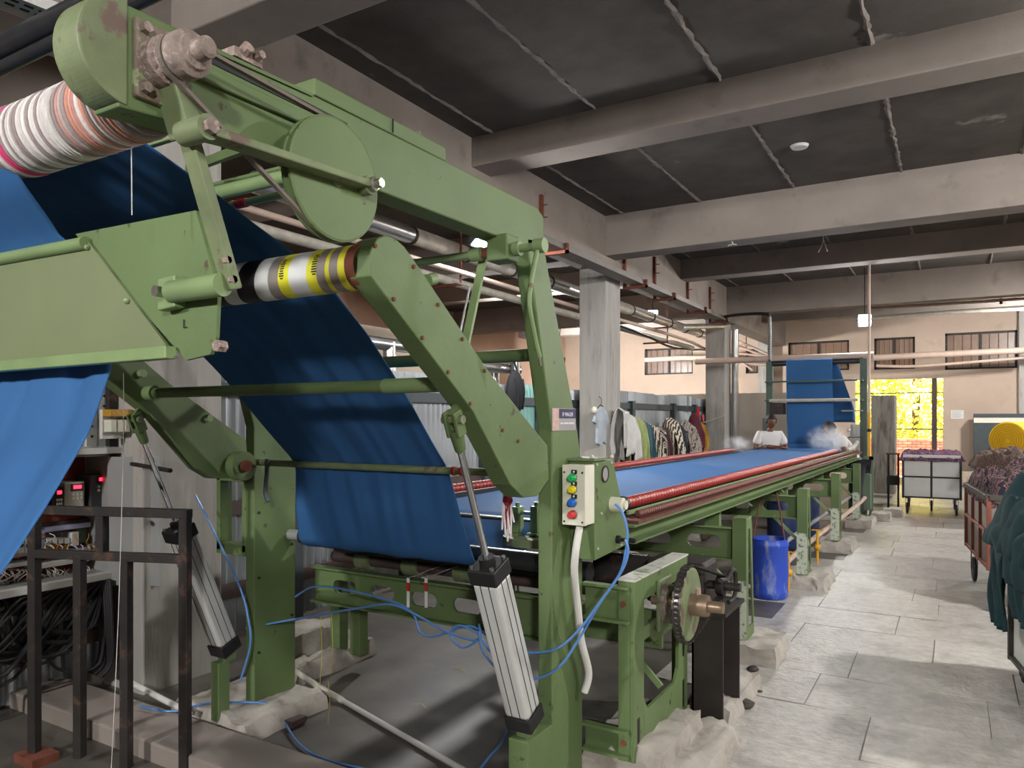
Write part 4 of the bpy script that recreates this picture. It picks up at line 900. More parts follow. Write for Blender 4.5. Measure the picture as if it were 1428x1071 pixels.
hose([(320, 655), (318, 690), (312, 712)], 'short blue hose inside the bracket window by the left pivot', Y=2.76, r=.004)
def floorpipe(a, b, r, label, mt):
    p = at(*a, Z=r); q = at(*b, Z=r); return tag(MB().tube(p, q, r, n=14).build('floor_pipe', mt), label, 'pipe')
floorpipe((478, 977), (665, 1085), .014, 'pale plastic pipe lying across the floor under the cloth', M['white'])
p = at(412, 935, Z=.02); tag(MB().path([at(412, 935, Z=.1), at(440, 955, Z=.05), at(478, 977, Z=.015)], .018, 10).build('floor_pipe', M['lag']), 'dirty taped pipe joint beside the left post footing', 'pipe')
tag(MB().tube((-4.0, 2.5, .12), (-3.35, 2.42, .1), .016, n=14).build('floor_pipe', M['white']), 'white plastic pipe lying on the pad beside the column', 'pipe')
p = at(395, 1000, Z=.02); tag(MB().box(p.x - .12, p.x + .12, p.y - .05, p.y + .05, 0, .035).build('wood_scrap', M['greywood'], bevel=.004), 'flat wooden scrap on the floor in front of the footing', 'wood')
for px, lb in ((569, 'red and white paper strap on the girder, left of two'), (594, 'red and white paper strap on the girder, right of two')):
    a = at(px, 806, Y=3.08); s = thing('marker_strap', lb, 'strap', a, 'paper straps')
    z = a.z
    for mt, h in (('tape_w', .025), ('tape_r', .045), ('tape_w', .085)): MB().box(a.x - .009, a.x + .009, 3.08, 3.083, z - h, z).build('strap_piece', M[mt], s); z -= h
    MB().bar(a + Vector((0, 0, 0)), a + Vector((.12, .25, .06)), .012, .003).build('strap_tail', M['tape_g'], s)
q = at(708, 672, Y=2.6)
ys = thing('yarn_tassel', 'white and crimson yarn tassel hanging below the right arm', 'yarn', q)
for k in range(14):
    rg = random.Random(k); x = q.x + rg.uniform(-.014, .014); yy = 2.6 + rg.uniform(-.014, .014); l = rg.uniform(.16, .25)
    MB().path([(x, yy, q.z), (x + rg.uniform(-.01, .01), yy, q.z - .08), (x + rg.uniform(-.015, .015), yy, q.z - l)], .004, 5, 3).build('strand', yc[0] if k % 3 else mat('crimson_yarn', '#8e2440', .9), ys)
MB().ball((q.x, 2.6, q.z - .075), .021, 10, 8, (1, 1, 1.2)).build('knot', mat('crimson_knot', '#8e2440', .9), ys)
for pts, lb in (([(183, 175), (184, 300)], 'white thread hanging in front of the upper cloth'), ([(172, 520), (172, 620), (165, 860), (155, 1075)], 'long white thread falling past the black railing')):
    yv = .99 if pts[0][0] > 180 else 1.35
    tag(MB().path([at(a, b, Y=yv) for a, b in pts], .0012, 5, 2).build('thread', M['white']), lb, 'thread', 'hanging threads')
for i, (px, y0_, y1_) in enumerate(((447, 860, 955), (462, 855, 940), (458, 950, 1010))):
    tag(MB().path([at(px, y0_, Y=2.75), at(px + 2, (y0_ + y1_) / 2, Y=2.75), at(px - 1, y1_, Y=2.75)], .0015, 5, 2).build('thread', mat('yellow_thread', '#cfc24a', .8)), ('yellow thread hanging from the blue hose, longest', 'yellow thread hanging from the blue hose, beside the longest', 'yellow thread end hanging low over the floor pipe')[i], 'thread', 'yellow threads')
# slotted tie and brace between the post and the drive stand, short legs behind the front girder
m = MB(); m.slotted(-2.2, SX - .02, .50, .68, [(-1.32, .075, .04)], 3.42, 3.44, 'Y'); m.build('slotted_tie', G, ds)
MB().bar((-1.2, 3.42, .32), (-1.38, 3.42, .5), .03, .012, up=(0, 1, 0)).build('brace', M['green_lt'], ds)
for x in (-3.44, -3.27): MB().box(x - .04, x + .04, 3.55, 3.63, .1, .6).build('short_leg', G, fr, bevel=.003)
# dark drip trough under the table, debris on the floor beside the drive
tg_ = MB().box(-2.7, -1.62, 4.1, 12.4, .905, .925).box(-2.7, -2.68, 4.1, 12.4, .905, .99).box(-1.64, -1.62, 4.1, 12.4, .905, .99).build('drip_trough', M['greywood'], st)
for y in (4.3, 6.3, 8.6, 11.0): MB().box(-2.75, -1.58, y - .03, y + .03, .87, .905).build('trough_bearer', M['iron'], st)
DB = mat('oily_debris', '#3a332e', .7, var=.3, vs=20)
for i, (px, py, s, lb) in enumerate(((1040, 985, .045, 'dark oily lump on the floor right of the drive plinth, nearest'), (1030, 955, .06, 'dark oily lump on the floor behind the nearest one'), (1050, 935, .035, 'small dark lump on the floor beside the motor stand'), (1060, 965, .014, 'tiny black nut lying on the aisle floor'))):
    p = at(px, py, Z=0); m = MB(); rg = random.Random(i)
    m.ball((p.x, p.y, s * .3), s, 10, 7, (1, 1.2, .55)); m.v = [tuple(Vector(v) + Vector((1, 1, .5)) * s * .25 * noise.noise(Vector(v) * 40)) for v in m.v]
    tag(m.build('floor_lump', DB), lb, 'debris', 'lumps on the floor')
for i, (px, py) in enumerate(((330, 1010), (470, 920), (585, 985), (640, 935))):
    p = at(px, py, Z=0); o = tag(MB().path([(p.x - .04, p.y, .004), (p.x, p.y + .02, .006), (p.x + .05, p.y - .01, .004)], .002, 5, 3).build('lint_thread', mat('lint_yellow', '#c9bd5a', .8)), ('yellow thread snippet on the floor in front of the left footing', 'yellow thread snippet on the floor near the taped pipe', 'yellow thread snippet on the floor beside the pale pipe', 'yellow thread snippet on the floor under the hose coil')[i], 'thread', 'thread snippets on the floor')

# ------------------------------------------------------------------ black railing, lower left
fe = thing('railing', 'black rusty steel railing with upright bars in front of the control cabinet', 'railing', (-3.3, 2.0, 0))
FA = Vector((-3.72, 1.86, 0)); FB = Vector((-2.98, 2.13, 0)); fd = (FB - FA)
def fp_(t, z): v = FA + fd * t; return Vector((v.x, v.y, z))
hz = 1.175; lz = .97
def upr(t, z0, z1, nm='upright'): return MB().bar(fp_(t, z0), fp_(t, z1), .042, .042, up=fd).build(nm, M['iron'], fe, bevel=.003)
upr(0.0, .03, hz, 'end_post'); upr(1.0, 0, hz, 'end_post'); upr(.31, .03, lz); upr(.62, 0, lz); upr(.46, lz, hz)
MB().bar(fp_(-.02, hz), fp_(1.03, hz), .045, .04).build('top_rail', M['iron'], fe, bevel=.003)
MB().bar(fp_(0, lz), fp_(1, lz), .04, .04).build('middle_rail', M['iron'], fe, bevel=.003)
MB().box(FA.x - .06, FA.x + .1, FA.y - .06, FA.y + .06, -.006, .035).build('foot_plate', M['rust'], fe)

# ------------------------------------------------------------------ control cabinet on the column
KX = -4.30
cb = thing('control_cabinet', 'open grey control cabinet with drives, relays and wiring beside the column', 'control cabinet', (KX, 2.3, .66))
z0, z1, ya, yb = .68, 1.40, 1.35, 2.58
m = MB(); m.box(KX - .26, KX - .25, ya, yb, z0, z1).box(KX - .26, KX, ya, yb, z1 - .015, z1).box(KX - .26, KX, ya, yb, z0, z0 + .015).box(KX - .26, KX, ya, ya + .012, z0, z1).box(KX - .26, KX, yb - .012, yb, z0, z1)
m.build('cabinet_shell', M['grey'], cb)
MB().box(KX - .3, KX + .04, ya - .05, yb + .05, z1, z1 + .035).build('cabinet_top', M['white'], cb)
MB().box(KX - .02, KX + .03, ya, yb, z0 - .02, z0 + .02).build('sill', M['white'], cb, bevel=.003)
MB().box(KX - .25, KX - .24, ya + .02, yb - .02, z0 + .02, z1 - .02).build('mounting_board', M['maroon'], cb)
dw = Vector((math.cos(.5), math.sin(.5), 0))
dm = MB().bar(Vector((KX, yb - .02, (z0 + z1) / 2 - .04)), Vector((KX + .30, yb + .12, (z0 + z1) / 2 - .04)), .02, .76).build('door', M['grey'], cb, bevel=.003)
MB().tube((KX + .25, yb + .07, 1.0), (KX + .27, yb + .05, 1.0), .012, n=10).build('door_lock', M['steel'], dm)
XI = KX - .1
ky = lambda px: at(px, 720, X=XI).y
kz = lambda px, py: at(px, py, X=XI).z
def drive(pa, pb_, ta, tb, mt, dp):
    y0_, y1_, zb, za = ky(pa), ky(pb_), kz(pa, ta), kz(pa, tb); w_ = y1_ - y0_
    d = MB().box(KX - .24, KX - .24 + dp, y0_, y1_, za, zb).build('drive_unit', mt, cb, bevel=.005)
    xf = KX - .24 + dp; MB().box(xf - .001, xf + .004, y0_ + w_ * .3, y1_ - w_ * .08, zb - .055, zb - .012).build('display_panel', M['inkblack'], d)
    MB().box(xf + .003, xf + .006, y0_ + w_ * .42, y1_ - w_ * .18, zb - .04, zb - .02).build('led_digits', M['led'], d)
    for r in range(2):
        for c in range(3): MB().box(xf, xf + .004, y0_ + w_ * (.36 + c * .2), y0_ + w_ * (.48 + c * .2), zb - .08 - r * .022, zb - .066 - r * .022).build('key', M['cream'], d)
drive(124, 150, 662, 709, mat('drive_dark', '#4a4c50', .5), .16); drive(90, 118, 673, 711, mat('drive_beige', '#b3aca0', .5), .14); drive(73, 88, 680, 710, M['inkblack'], .14); drive(40, 66, 676, 716, mat('drive_grey', '#9a968f', .5), .14)
def kbox(nm, pa, pb_, ta, tb, mt, dp=.07, par=None):
    return MB().box(KX - .24, KX - .24 + dp, ky(pa), ky(pb_), kz(pa, tb), kz(pa, ta)).build(nm, mt, par or cb, bevel=.002)
for a_ in ((72, 136, 737, 744), (85, 136, 771, 778), (65, 72, 740, 774), (0, 62, 742, 748), (0, 62, 778, 784)): kbox('wire_duct', *a_, M['lav'])
for k in range(4): d = kbox('relay', 74 + k * 8.5, 81 + k * 8.5, 752, 760, M['white']); kbox('relay_socket', 74 + k * 8.5, 81 + k * 8.5, 761, 770, M['copper'], .05, d)
kbox('breaker', 108, 118, 744, 763, M['white'], .08); kbox('circuit_board', 119, 134, 740, 760, M['greendk_board'], .04)
for k in range(6): d = kbox('contactor', 2 + k * 10, 10.5 + k * 10, 753, 773, M['white'], .09); kbox('contactor_face', 3 + k * 10, 9.5 + k * 10, 760, 765, M['inkblack'], .094, d)
kbox('terminal_strip', 52, 150, 789, 796, M['white'], .1); kbox('terminal_strip', 2, 50, 790, 796, M['white'], .1)
for k in range(60):
    rg = random.Random(100 + k); px = rg.uniform(5, 146); y = ky(px); top = kz(px, rg.choice((745, 760, 790, 795, 795))); mt = M[rg.choice(('copper', 'copper', 'white', 'maroon', 'white'))] if top > kz(px, 780) else M['white']
    MB().path([(KX - .17, y, top), (KX - .14, y + rg.uniform(-.03, .03), top - .02), (KX - .15, y + rg.uniform(-.05, .05), top - .05), (KX - .18, y + rg.uniform(-.05, .05), top - .08)], .003, 4, 3).build('wire', mt, cb)
# cables looped under the cabinet
cbx = thing('cable_bundle', 'loops of black cable hanging under the control cabinet', 'cables', (KX, 2.3, .1))
for k in range(16):
    rg = random.Random(k); y = 1.45 + k * .05; e = rg.uniform(.2, .45)
    MB().path([(KX - .05 - rg.uniform(0, .1), y, .68), (KX - .03, y + .05, .68 - e), (KX + rg.uniform(-.03, .03), y + .3, .62 - e), (KX - .03, min(y + .6, 2.54), .6), (KX - .02, min(y + .8, 2.56), .66)], rg.uniform(.008, .014), 6, 6).build('cable', M['cable'], cbx)
for k in range(7):
    x = KX + .05 - k * .02; MB().path([(x, 2.54, .66), (x + .02, 2.54, .4), (x, 2.55, .18), (x - .02, 2.5, .10)], .011, 6, 5).build('cable', M['cable'], cbx)
sheet_ = thing('zinc_skirt', 'dirty corrugated skirting and brown rails below the control cabinet', 'skirting', (KX - .2, 2, 0))
for y in (1.2, 1.9): sheet(MB(), KX - .22, y, y + .68, 0.01, .62).build('corrugated_sheet', M['corr'], sheet_, clean=False)
for zz in (.3, .56): MB().box(KX - .2, KX - .14, 1.2, 2.6, zz - .04, zz + .04).build('rail', M['greywood'], sheet_)
# isolator box and perforated angles above the cabinet, by the column
ib = thing('isolator_box', 'open fuse box with bare terminals above the control cabinet', 'fuse box', (-4.2, 2.5, 1.6))
a = at(186, 600, X=-4.05); MB().box(-4.25, -4.22, a.y - .08, a.y + .05, a.z - .05, a.z + .12).build('back_plate', M['white'], ib)
for k in range(3): MB().box(-4.22, -4.15, a.y - .07 + k * .04, a.y - .04 + k * .04, a.z - .01, a.z + .06).build('fuse', M['cream'], ib)
MB().box(-4.22, -4.14, a.y - .08, a.y + .05, a.z + .08, a.z + .12).build('terminal_row', M['copper'], ib)
for i, (px, lb) in enumerate(((128, 'pale perforated steel angle above the cabinet, nearer the cloth'), (145, 'pale perforated steel angle above the cabinet, next to the black upright'))):
    a = at(px, 560, X=-4.35); t = thing('perforated_angle', lb, 'steel angle', (a.x, a.y, 1.44), 'perforated angles')
    MB().box(a.x - .02, a.x, a.y - .03, a.y + .03, 1.44, 2.3).build('web', M['panelwhite'], t)
    for k in range(13): MB().tube((a.x - .001, a.y, 1.5 + k * .06), (a.x + .002, a.y, 1.5 + k * .06), .008, n=8).build('hole', M['inkblack'], t)
a = at(156, 560, X=-4.3); tag(MB().box(a.x - .03, a.x + .01, a.y - .02, a.y + .03, 1.44, 2.6).build('upright', M['iron']), 'black steel upright above the control cabinet', 'post')
# perforated tray at the very top left
tr = thing('perforated_tray', 'pale perforated cable tray above the black rollers', 'cable tray', (-3.2, 1.9, 3.1))
p = at(0, 0, Y=2.2); q = at(86, 8, Y=2.2)
Z_ = 3.0; p = at(0, -8, Z=Z_); q = at(95, 30, Z=Z_); dv = (q - p).normalized(); sd = Vector((-dv.y, dv.x, 0))
MB().bar(p - dv * .6, q + dv * .3, .12, .004, up=(0, 0, 1)).bar(p - dv * .6 + sd * .06, q + dv * .3 + sd * .06, .004, .04).bar(p - dv * .6 - sd * .06, q + dv * .3 - sd * .06, .004, .04).build('tray', M['panelwhite'], tr)
m = MB()
for k in range(26):
    for s in (-.035, 0, .035):
        c = p - dv * .5 + dv * k * .045 + sd * s + Vector((0, 0, -.0035)); m.bar(c - dv * .014, c + dv * .014, .011, .002)
m.build('tray_holes', M['inkblack'], tr); tr.children[-1]['kind'] = 'stuff'
tag(MB().tube((-4.05, 2.55, 1.345), (-3.55, 2.45, 1.33), .012, n=10).build('iron_bar', M['iron']), 'thin black iron bar poking out beside the left pivot', 'bar')

# ------------------------------------------------------------------ blue drum
bd = thing('blue_drum', 'blue plastic drum with grey stains under the stretching table', 'drum', (-1.42, 6.95, 0))
m = MB(); cx_, cy_ = -1.42, 6.95
m.lathe((cx_, cy_, 0), (cx_, cy_, .53), [(0, .145), (.03, .158), (.12, .162), (.14, .157), (.5, .163), (.86, .16), (.88, .165), (.93, .165), (.95, .158), (1, .158), (1, .15), (.1, .15), (.1, .001)], 30, False); m.build('drum_body', M['drum'], bd)
for s in (-1, 1): MB().path([(cx_ + s * .14, cy_ - .03, .5), (cx_ + s * .1, cy_ - .02, .75), (cx_ + s * .06, cy_, .95)], .007, 6).build('hanging_strap', M['rust'], bd)
# dark blue cans deeper under the table
for i, (x, y) in enumerate(((-1.75, 9.3), (-1.7, 10.6))):
    t = thing('dye_can', ('dark blue can under the table behind the drum', 'dark blue can under the table near the far legs')[i], 'can', (x, y, 0), 'dark blue cans')
    MB().lathe((x, y, 0), (x, y, .62), [(0, .17), (.05, .18), (.5, .176), (.92, .18), (1, .17), (1, .16), (.1, .16), (.1, .001)], 24, False).build('can_body', mat('can_blue', '#1c2c55', .5), t)
# pipes low under the table
for i, (x, z, r, mt) in enumerate(((-1.45, .25, .03, 'pipe'), (-1.6, .32, .025, 'grey'))):
    tag(MB().path([(x, 7.9, z - .1), (x + .1, 9.0, z), (x + .25, 11.5, z + .1), (x + .25, 13.2, z + .1)], r, 10).build('steam_pipe', M[mt]), ('beige pipe running low under the table to the far legs', 'grey pipe running low beside the beige pipe')[i], 'pipe')
for i, (x, y) in enumerate(((-1.32, 7.3), (-1.3, 8.9))):
    t = thing('valve', ('yellow handled valve under the table beside the drum', 'yellow handled valve under the table by the third legs')[i], 'valve', (x, y, .2), 'yellow valves')
    MB().tube((x, y, 0), (x, y, .36), .014, n=8).build('spindle', M['yellowpipe'], t); MB().bar((x - .06, y, .36), (x + .06, y, .36), .02, .012).build('handle', M['yellowpipe'], t); MB().ball((x, y, .17), .04, 10, 8).build('valve_body', M['yellowpipe'], t)

# ------------------------------------------------------------------ tower at the far end
tw = thing('entry_tower', 'dark green steel tower frame with guide rollers at the far end of the table', 'tower', (-2.1, 13.9, 0))
TY = 13.92; TL, TR = at(1073, 560, Y=TY).x, at(1204, 560, Y=TY).x; TT = at(1130, 503, Y=TY).z
for x in (TL, TR): MB().box(x - .05, x + .06, TY - .05, TY + .05, 0, TT).build('tower_post', M['steelgreen'], tw, bevel=.004)
MB().box(TL, TR, TY - .03, TY + .03, TT - .02, TT + .02).build('top_beam', M['roller'], tw)
tz = at(1130, 499, Y=TY).z
MB().tube((TL + .05, TY - .02, 2.60), (TR - .05, TY - .02, 2.60), .045, n=16).build('top_roller', M['roller'], tw)
for py, r, mt in ((531, .016, 'steelgreen'), (558, .028, 'lag')):
    z = at(1140, py, Y=13.6).z; MB().tube((TL + .06, 13.62, z), (TR - .06, 13.62, z), r, n=14).build('guide_bar', M[mt], tw)
    for x in (TL, TR): MB().bar((x, TY, z), (x, 13.6, z), .03, .03).build('bar_bracket', M['steelgreen'], tw)
MB().box(TL + .05, -2.56, 13.7, 13.95, at(1090, 574, Y=13.8).z - .05, at(1090, 562, Y=13.8).z).build('gear_box', M['iron'], tw)
z = at(1190, 572, Y=13.8).z; MB().box(-1.62, TR, 13.7, 13.9, z - .02, z).build('side_shelf', M['grey'], tw)
MB().box(-1.58, -1.36, 14.6, 14.9, 0, at(1190, 592, Y=14.6).z).build('control_pillar', M['panelwhite'], tw)
MB().box(TL - .1, TL - .02, TY - .1, TY, 1.35, 1.62).build('switch_box', M['steelgreen'], tw)
dk = thing('feeding_machine', 'dark framework with levers and grey tank at the entry end of the table', 'machine part', (-1.25, 13.1, 0))
MB().box(-1.45, -1.25, 12.95, 13.2, .9, .96).box(-1.3, -1.24, 12.95, 13.0, 0, 1.0).box(-1.16, -1.1, 13.3, 13.36, 0, 1.0).box(-1.46, -1.1, 13.3, 13.36, .94, 1.0).build('frame', M['green_dk'], dk)
MB().box(-1.44, -1.12, 13.05, 13.3, .16, .72).build('tank', M['green_dk'], dk, bevel=.01)
MB().path([(-1.42, 12.9, 1.0), (-1.42, 12.9, 1.32), (-1.22, 12.9, 1.32), (-1.22, 12.9, 1.0)], .02, 6, 1).build('lever_frame', M['black'], dk)
MB().tube((-1.42, 12.9, 1.32), (-1.42, 12.9, 1.42), .012, n=8).ball((-1.42, 12.9, 1.43), .025, 8, 6).build('knob_lever', M['steel'], dk)
MB().path([(-1.4, 12.6, 1.12), (-1.33, 12.75, 1.17), (-1.3, 12.95, 1.24)], .03, 8).build('curved_guard', M['lag'], dk)
yp = at(1212, 560, Y=13.6); tp_ = thing('standpipe', 'thin standpipe painted yellow low down beside the tower', 'pipe', (yp.x, 13.6, 0))
MB().tube((yp.x, 13.6, at(1212, 575, Y=13.6).z), (yp.x, 13.6, ZC), .022, n=12).build('upper_pipe', M['pipe'], tp_); MB().tube((yp.x, 13.6, .5), (yp.x, 13.6, at(1212, 575, Y=13.6).z), .024, n=12).build('yellow_pipe', M['yellowpipe'], tp_)
MB().ball((yp.x, 13.6, at(1212, 600, Y=13.6).z), .035, 10, 8).build('coupling', M['inkblack'], tp_)

# ------------------------------------------------------------------ people
def body(name, pts, edges, radii, mt, parent=None, sub=2):
    me = bpy.data.meshes.new(name); me.from_pydata(pts, edges, []); me.materials.append(mt); o = bpy.data.objects.new(name, me); COL.objects.link(o)
    if parent: o.parent = parent
    sk = o.modifiers.new('skin', 'SKIN'); sk.use_smooth_shade = True
    for i, r in enumerate(radii):
        d = me.skin_vertices[0].data[i]; d.radius = (r, r) if not isinstance(r, tuple) else r; d.use_root = (i == 0)
    s = o.modifiers.new('sub', 'SUBSURF'); s.levels = sub; s.render_levels = sub; return o
def person(loc, rz, lean, fold, label, shirt):
    t = thing('person', label, 'person', loc); t.rotation_euler.z = rz
    L = lean
    def f(x, y, z):                     # lean the trunk forward (towards -y) from the hips
        if z <= .88: return (x, y, z)
        h = z - .88; return (x, y - h * math.sin(L), .88 + h * math.cos(L))
    pelvis = f(0, 0, .9); belly = f(0, -.01, 1.05); chest = f(0, 0, 1.26); neck = f(0, 0, 1.42); nk2 = f(0, -.01, 1.48)
    sh = {s: f(s * .17, 0, 1.36) for s in (-1, 1)}
    if fold: el = {s: f(s * .26, -.08, 1.12) for s in (-1, 1)}; wrs = {s: f(s * -.02, -.24, 1.14 + .02 * s) for s in (-1, 1)}; hd = {s: f(-s * .12, -.22, 1.15 + .02 * s) for s in (-1, 1)}
    else: el = {s: f(s * .23, -.1, 1.12) for s in (-1, 1)}; wrs = {s: f(s * .16, -.3, 1.06) for s in (-1, 1)}; hd = {s: f(s * .14, -.38, 1.04) for s in (-1, 1)}
    hip = {s: (s * .09, 0, .88) for s in (-1, 1)}; kn = {s: (s * .1, -.03, .48) for s in (-1, 1)}; an_ = {s: (s * .1, .02, .08) for s in (-1, 1)}; toe = {s: (s * .11, -.13, .04) for s in (-1, 1)}
    P_ = [pelvis, belly, chest, neck, nk2]; E_ = [(0, 1), (1, 2), (2, 3), (3, 4)]; r = [(.12, .08), (.11, .075), (.12, .07), .05, .052]
    for s in (-1, 1):
        k = len(P_); P_ += [sh[s], el[s], wrs[s], hd[s]]; E_ += [(2, k), (k, k + 1), (k + 1, k + 2), (k + 2, k + 3)]; r += [.05, .042, .032, .034]
        k = len(P_); P_ += [hip[s], kn[s], an_[s], toe[s]]; E_ += [(0, k), (k, k + 1), (k + 1, k + 2), (k + 2, k + 3)]; r += [.09, .06, .042, .035]
    b = body('body', P_, E_, r, M['skin'], t)
    hc = Vector(f(0, -.025, 1.575)); m = MB(); tilt = Matrix.Rotation(L * .6, 3, 'X')
    def hp(u, v):
        th = 2 * math.pi * u; ph = math.pi * v; x = math.sin(ph) * math.cos(th); y = math.sin(ph) * math.sin(th); z = math.cos(ph)
        w_ = 1 - .22 * max(0, -z); p = Vector((x * .075 * w_, y * .092 * (1 - .1 * max(0, -z)), z * .115))
        if y < -.5 and abs(x) < .25 and -.35 < z < .15: p.y -= .02 * (1 - abs(x) / .25)       # nose
        if y < -.4 and .05 < z < .25 and .2 < abs(x) < .6: p.y += .008                           # eye sockets
        return hc + tilt @ p
    h_ = m.grid(hp, 32, 20).build('head', M['skin'], None, clean=False); h_.parent = t
    for s in (-1, 1):
        e = MB().ball(hc + tilt @ Vector((s * .032, -.078, .012)), .011, 8, 6).build('eye', M['inkblack']); e.parent = h_
        e = MB().ball(hc + tilt @ Vector((s * .076, .005, -.005)), .022, 8, 6, (.4, .7, 1.1)).build('ear', M['skin']); e.parent = h_
    mo = MB().ball(hc + tilt @ Vector((0, -.083, -.058)), .02, 8, 6, (1.1, .4, .3)).build('mouth', mat('lips', '#4a2620', .6)); mo.parent = h_
    m = MB()
    def hair(u, v):
        th = 2 * math.pi * u; ph = math.pi * .56 * v; p = Vector((math.sin(ph) * math.cos(th) * .083, math.sin(ph) * math.sin(th) * .1 + .012, math.cos(ph) * .128))
        if p.y < -.02: p.z = max(p.z, .055)
        p *= 1 + .06 * noise.noise(p * 40); return hc + tilt @ p
    hr = m.grid(hair, 28, 12).build('hair', M['hair'], None, clean=False, solid=.008); hr.parent = t
    # shirt and trousers: looser skins over the same joints
    P2 = [f(0, 0, .84), belly, chest, f(0, 0, 1.40)]; E2 = [(0, 1), (1, 2), (2, 3)]; r2 = [(.165, .125), (.16, .125), (.17, .125), (.085, .075)]
    for s in (-1, 1):
        k = len(P2); mid = tuple(Vector(sh[s]).lerp(Vector(el[s]), .75)); P2 += [sh[s], mid]; E2 += [(2, k), (k, k + 1)]; r2 += [.082, .075]
    body('shirt', P2, E2, r2, shirt, t)
    P3 = [(0, 0, .92)]; E3 = []; r3 = [(.16, .12)]
    for s in (-1, 1): k = len(P3); P3 += [hip[s], kn[s], (s * .1, .02, .1)]; E3 += [(0, k), (k, k + 1), (k + 1, k + 2)]; r3 += [.11, .08, .07]
    body('trousers', P3, E3, r3, M['trouser'], t)
    for s in (-1, 1):
        for k in range(4):
            a = Vector(hd[s]); dr_ = (Vector(hd[s]) - Vector(wrs[s])).normalized(); sd_ = dr_.cross(Vector((0, 0, 1))); sd_.normalize() if sd_.length > .01 else None
            q = a + dr_ * .03 + sd_ * (k - 1.5) * .017; o = MB().path([q, q + dr_ * (.035 + .006 * (k in (1, 2))), q + dr_ * .055 + Vector((0, 0, -.02))], .0085, 6, 3).build('finger', M['skin']); o.parent = t
        o = MB().path([a - dr_ * .01, a + dr_ * .02 + Vector((0, 0, .02)) - sd_ * .03, a + dr_ * .045 - sd_ * .035], .009, 6, 3).build('thumb', M['skin']); o.parent = t
    return t
pp = at(1078, 600, Y=12.55); person((pp.x - .12, 12.75, 0), .55, .18, True, 'person in a white shirt leaning with folded arms on the table rail', M['shirt'])
pp = at(1176, 615, Y=13.0); person((pp.x + .22, 12.95, 0), -1.25, .62, False, 'person bending over the table behind the white steam, dark hair, pale shirt', M['shirt'])

# ------------------------------------------------------------------ steam
def steam(c, size, dens, label, seed):
    m = MB().ball(c, 1, 20, 14, size); vm = bpy.data.materials.new('steam'); vm.use_nodes = True; N = vm.node_tree.nodes; L = vm.node_tree.links; N.remove(N['Principled BSDF'])
    pv_ = N.new('ShaderNodeVolumePrincipled'); pv_.inputs['Color'].default_value = (.97, .97, 1, 1); pv_.inputs['Anisotropy'].default_value = .2
    tc = N.new('ShaderNodeTexCoord'); mp = N.new('ShaderNodeMapping'); mp.inputs['Location'].default_value = (-c[0], -c[1], -c[2]); mp.vector_type = 'POINT'
    sc = N.new('ShaderNodeVectorMath'); sc.operation = 'DIVIDE'; sc.inputs[1].default_value = size; ln = N.new('ShaderNodeVectorMath'); ln.operation = 'LENGTH'
    L.new(tc.outputs['Object'], mp.inputs[0]); L.new(mp.outputs[0], sc.inputs[0]); L.new(sc.outputs[0], ln.inputs[0])
    fo = N.new('ShaderNodeMapRange'); fo.inputs['From Min'].default_value = .95; fo.inputs['From Max'].default_value = .0; fo.interpolation_type = 'SMOOTHERSTEP'; L.new(ln.outputs['Value'], fo.inputs[0])
    nz = N.new('ShaderNodeTexNoise'); nz.inputs['Scale'].default_value = 6.5; nz.inputs['Detail'].default_value = 5; nz.inputs['Distortion'].default_value = 1.2; L.new(tc.outputs['Object'], nz.inputs['Vector'])
    nr = N.new('ShaderNodeMapRange'); nr.inputs['From Min'].default_value = .46; nr.inputs['From Max'].default_value = .72; L.new(nz.outputs[0], nr.inputs[0])
    a = N.new('ShaderNodeMath'); a.operation = 'MULTIPLY'; L.new(fo.outputs[0], a.inputs[0]); L.new(nr.outputs[0], a.inputs[1]); b = N.new('ShaderNodeMath'); b.operation = 'MULTIPLY'; b.inputs[1].default_value = dens; L.new(a.outputs[0], b.inputs[0])
    L.new(b.outputs[0], pv_.inputs['Density']); L.new(pv_.outputs[0], N['Material Output'].inputs['Volume'])
    o = m.build('steam', vm); tag(o, label, 'steam', kind='stuff'); return o
c = at(1155, 617, Y=12.4); steam((c.x, 12.4, c.z + .06), (.42, .7, .28), 11, 'white steam rising off the table in front of the bending person', 1)
c = at(1028, 626, Y=11.2); steam((c.x, 11.2, c.z + .04), (.35, .5, .22), 7, 'thin steam over the far red rail near the shiny duct', 2)

# ------------------------------------------------------------------ carts and cloth heaps
def heap(name, M4, sx, sy, h, mt, label, cat, seed, base=.95, fold=.06, freq=4, lip=.08):
    def fn(u, v):
        x = (u - .5) * 2; y = (v - .5) * 2; r = max(abs(x), abs(y)); e = max(0, 1 - r ** 3)
        p = Vector((x * sx * .5, y * sy * .5, 0)); n1 = noise.noise(Vector((p.x * freq + seed, p.y * freq, seed))); n2 = noise.noise(Vector((p.x * freq * 2.6, p.y * freq * 2.6 + seed, 3))); n3 = abs(noise.noise(Vector((p.x * freq * 1.7 + p.y * 3, p.y * freq * .8, seed + 9))))
        z = base + h * e ** .6 * (.8 + .35 * n1) + fold * (n1 + .6 * n2 - 1.2 * n3 + .3) * min(1, e * 3 + .15) - lip * max(0, r - .86) / .14
        return M4 @ Vector((p.x * (1 + .06 * n2), p.y * (1 + .06 * n2), z))
    m = MB(); m.grid(fn, 80, 80); o = m.build(name, mt, solid=.006, clean=False); return tag(o, label, cat)
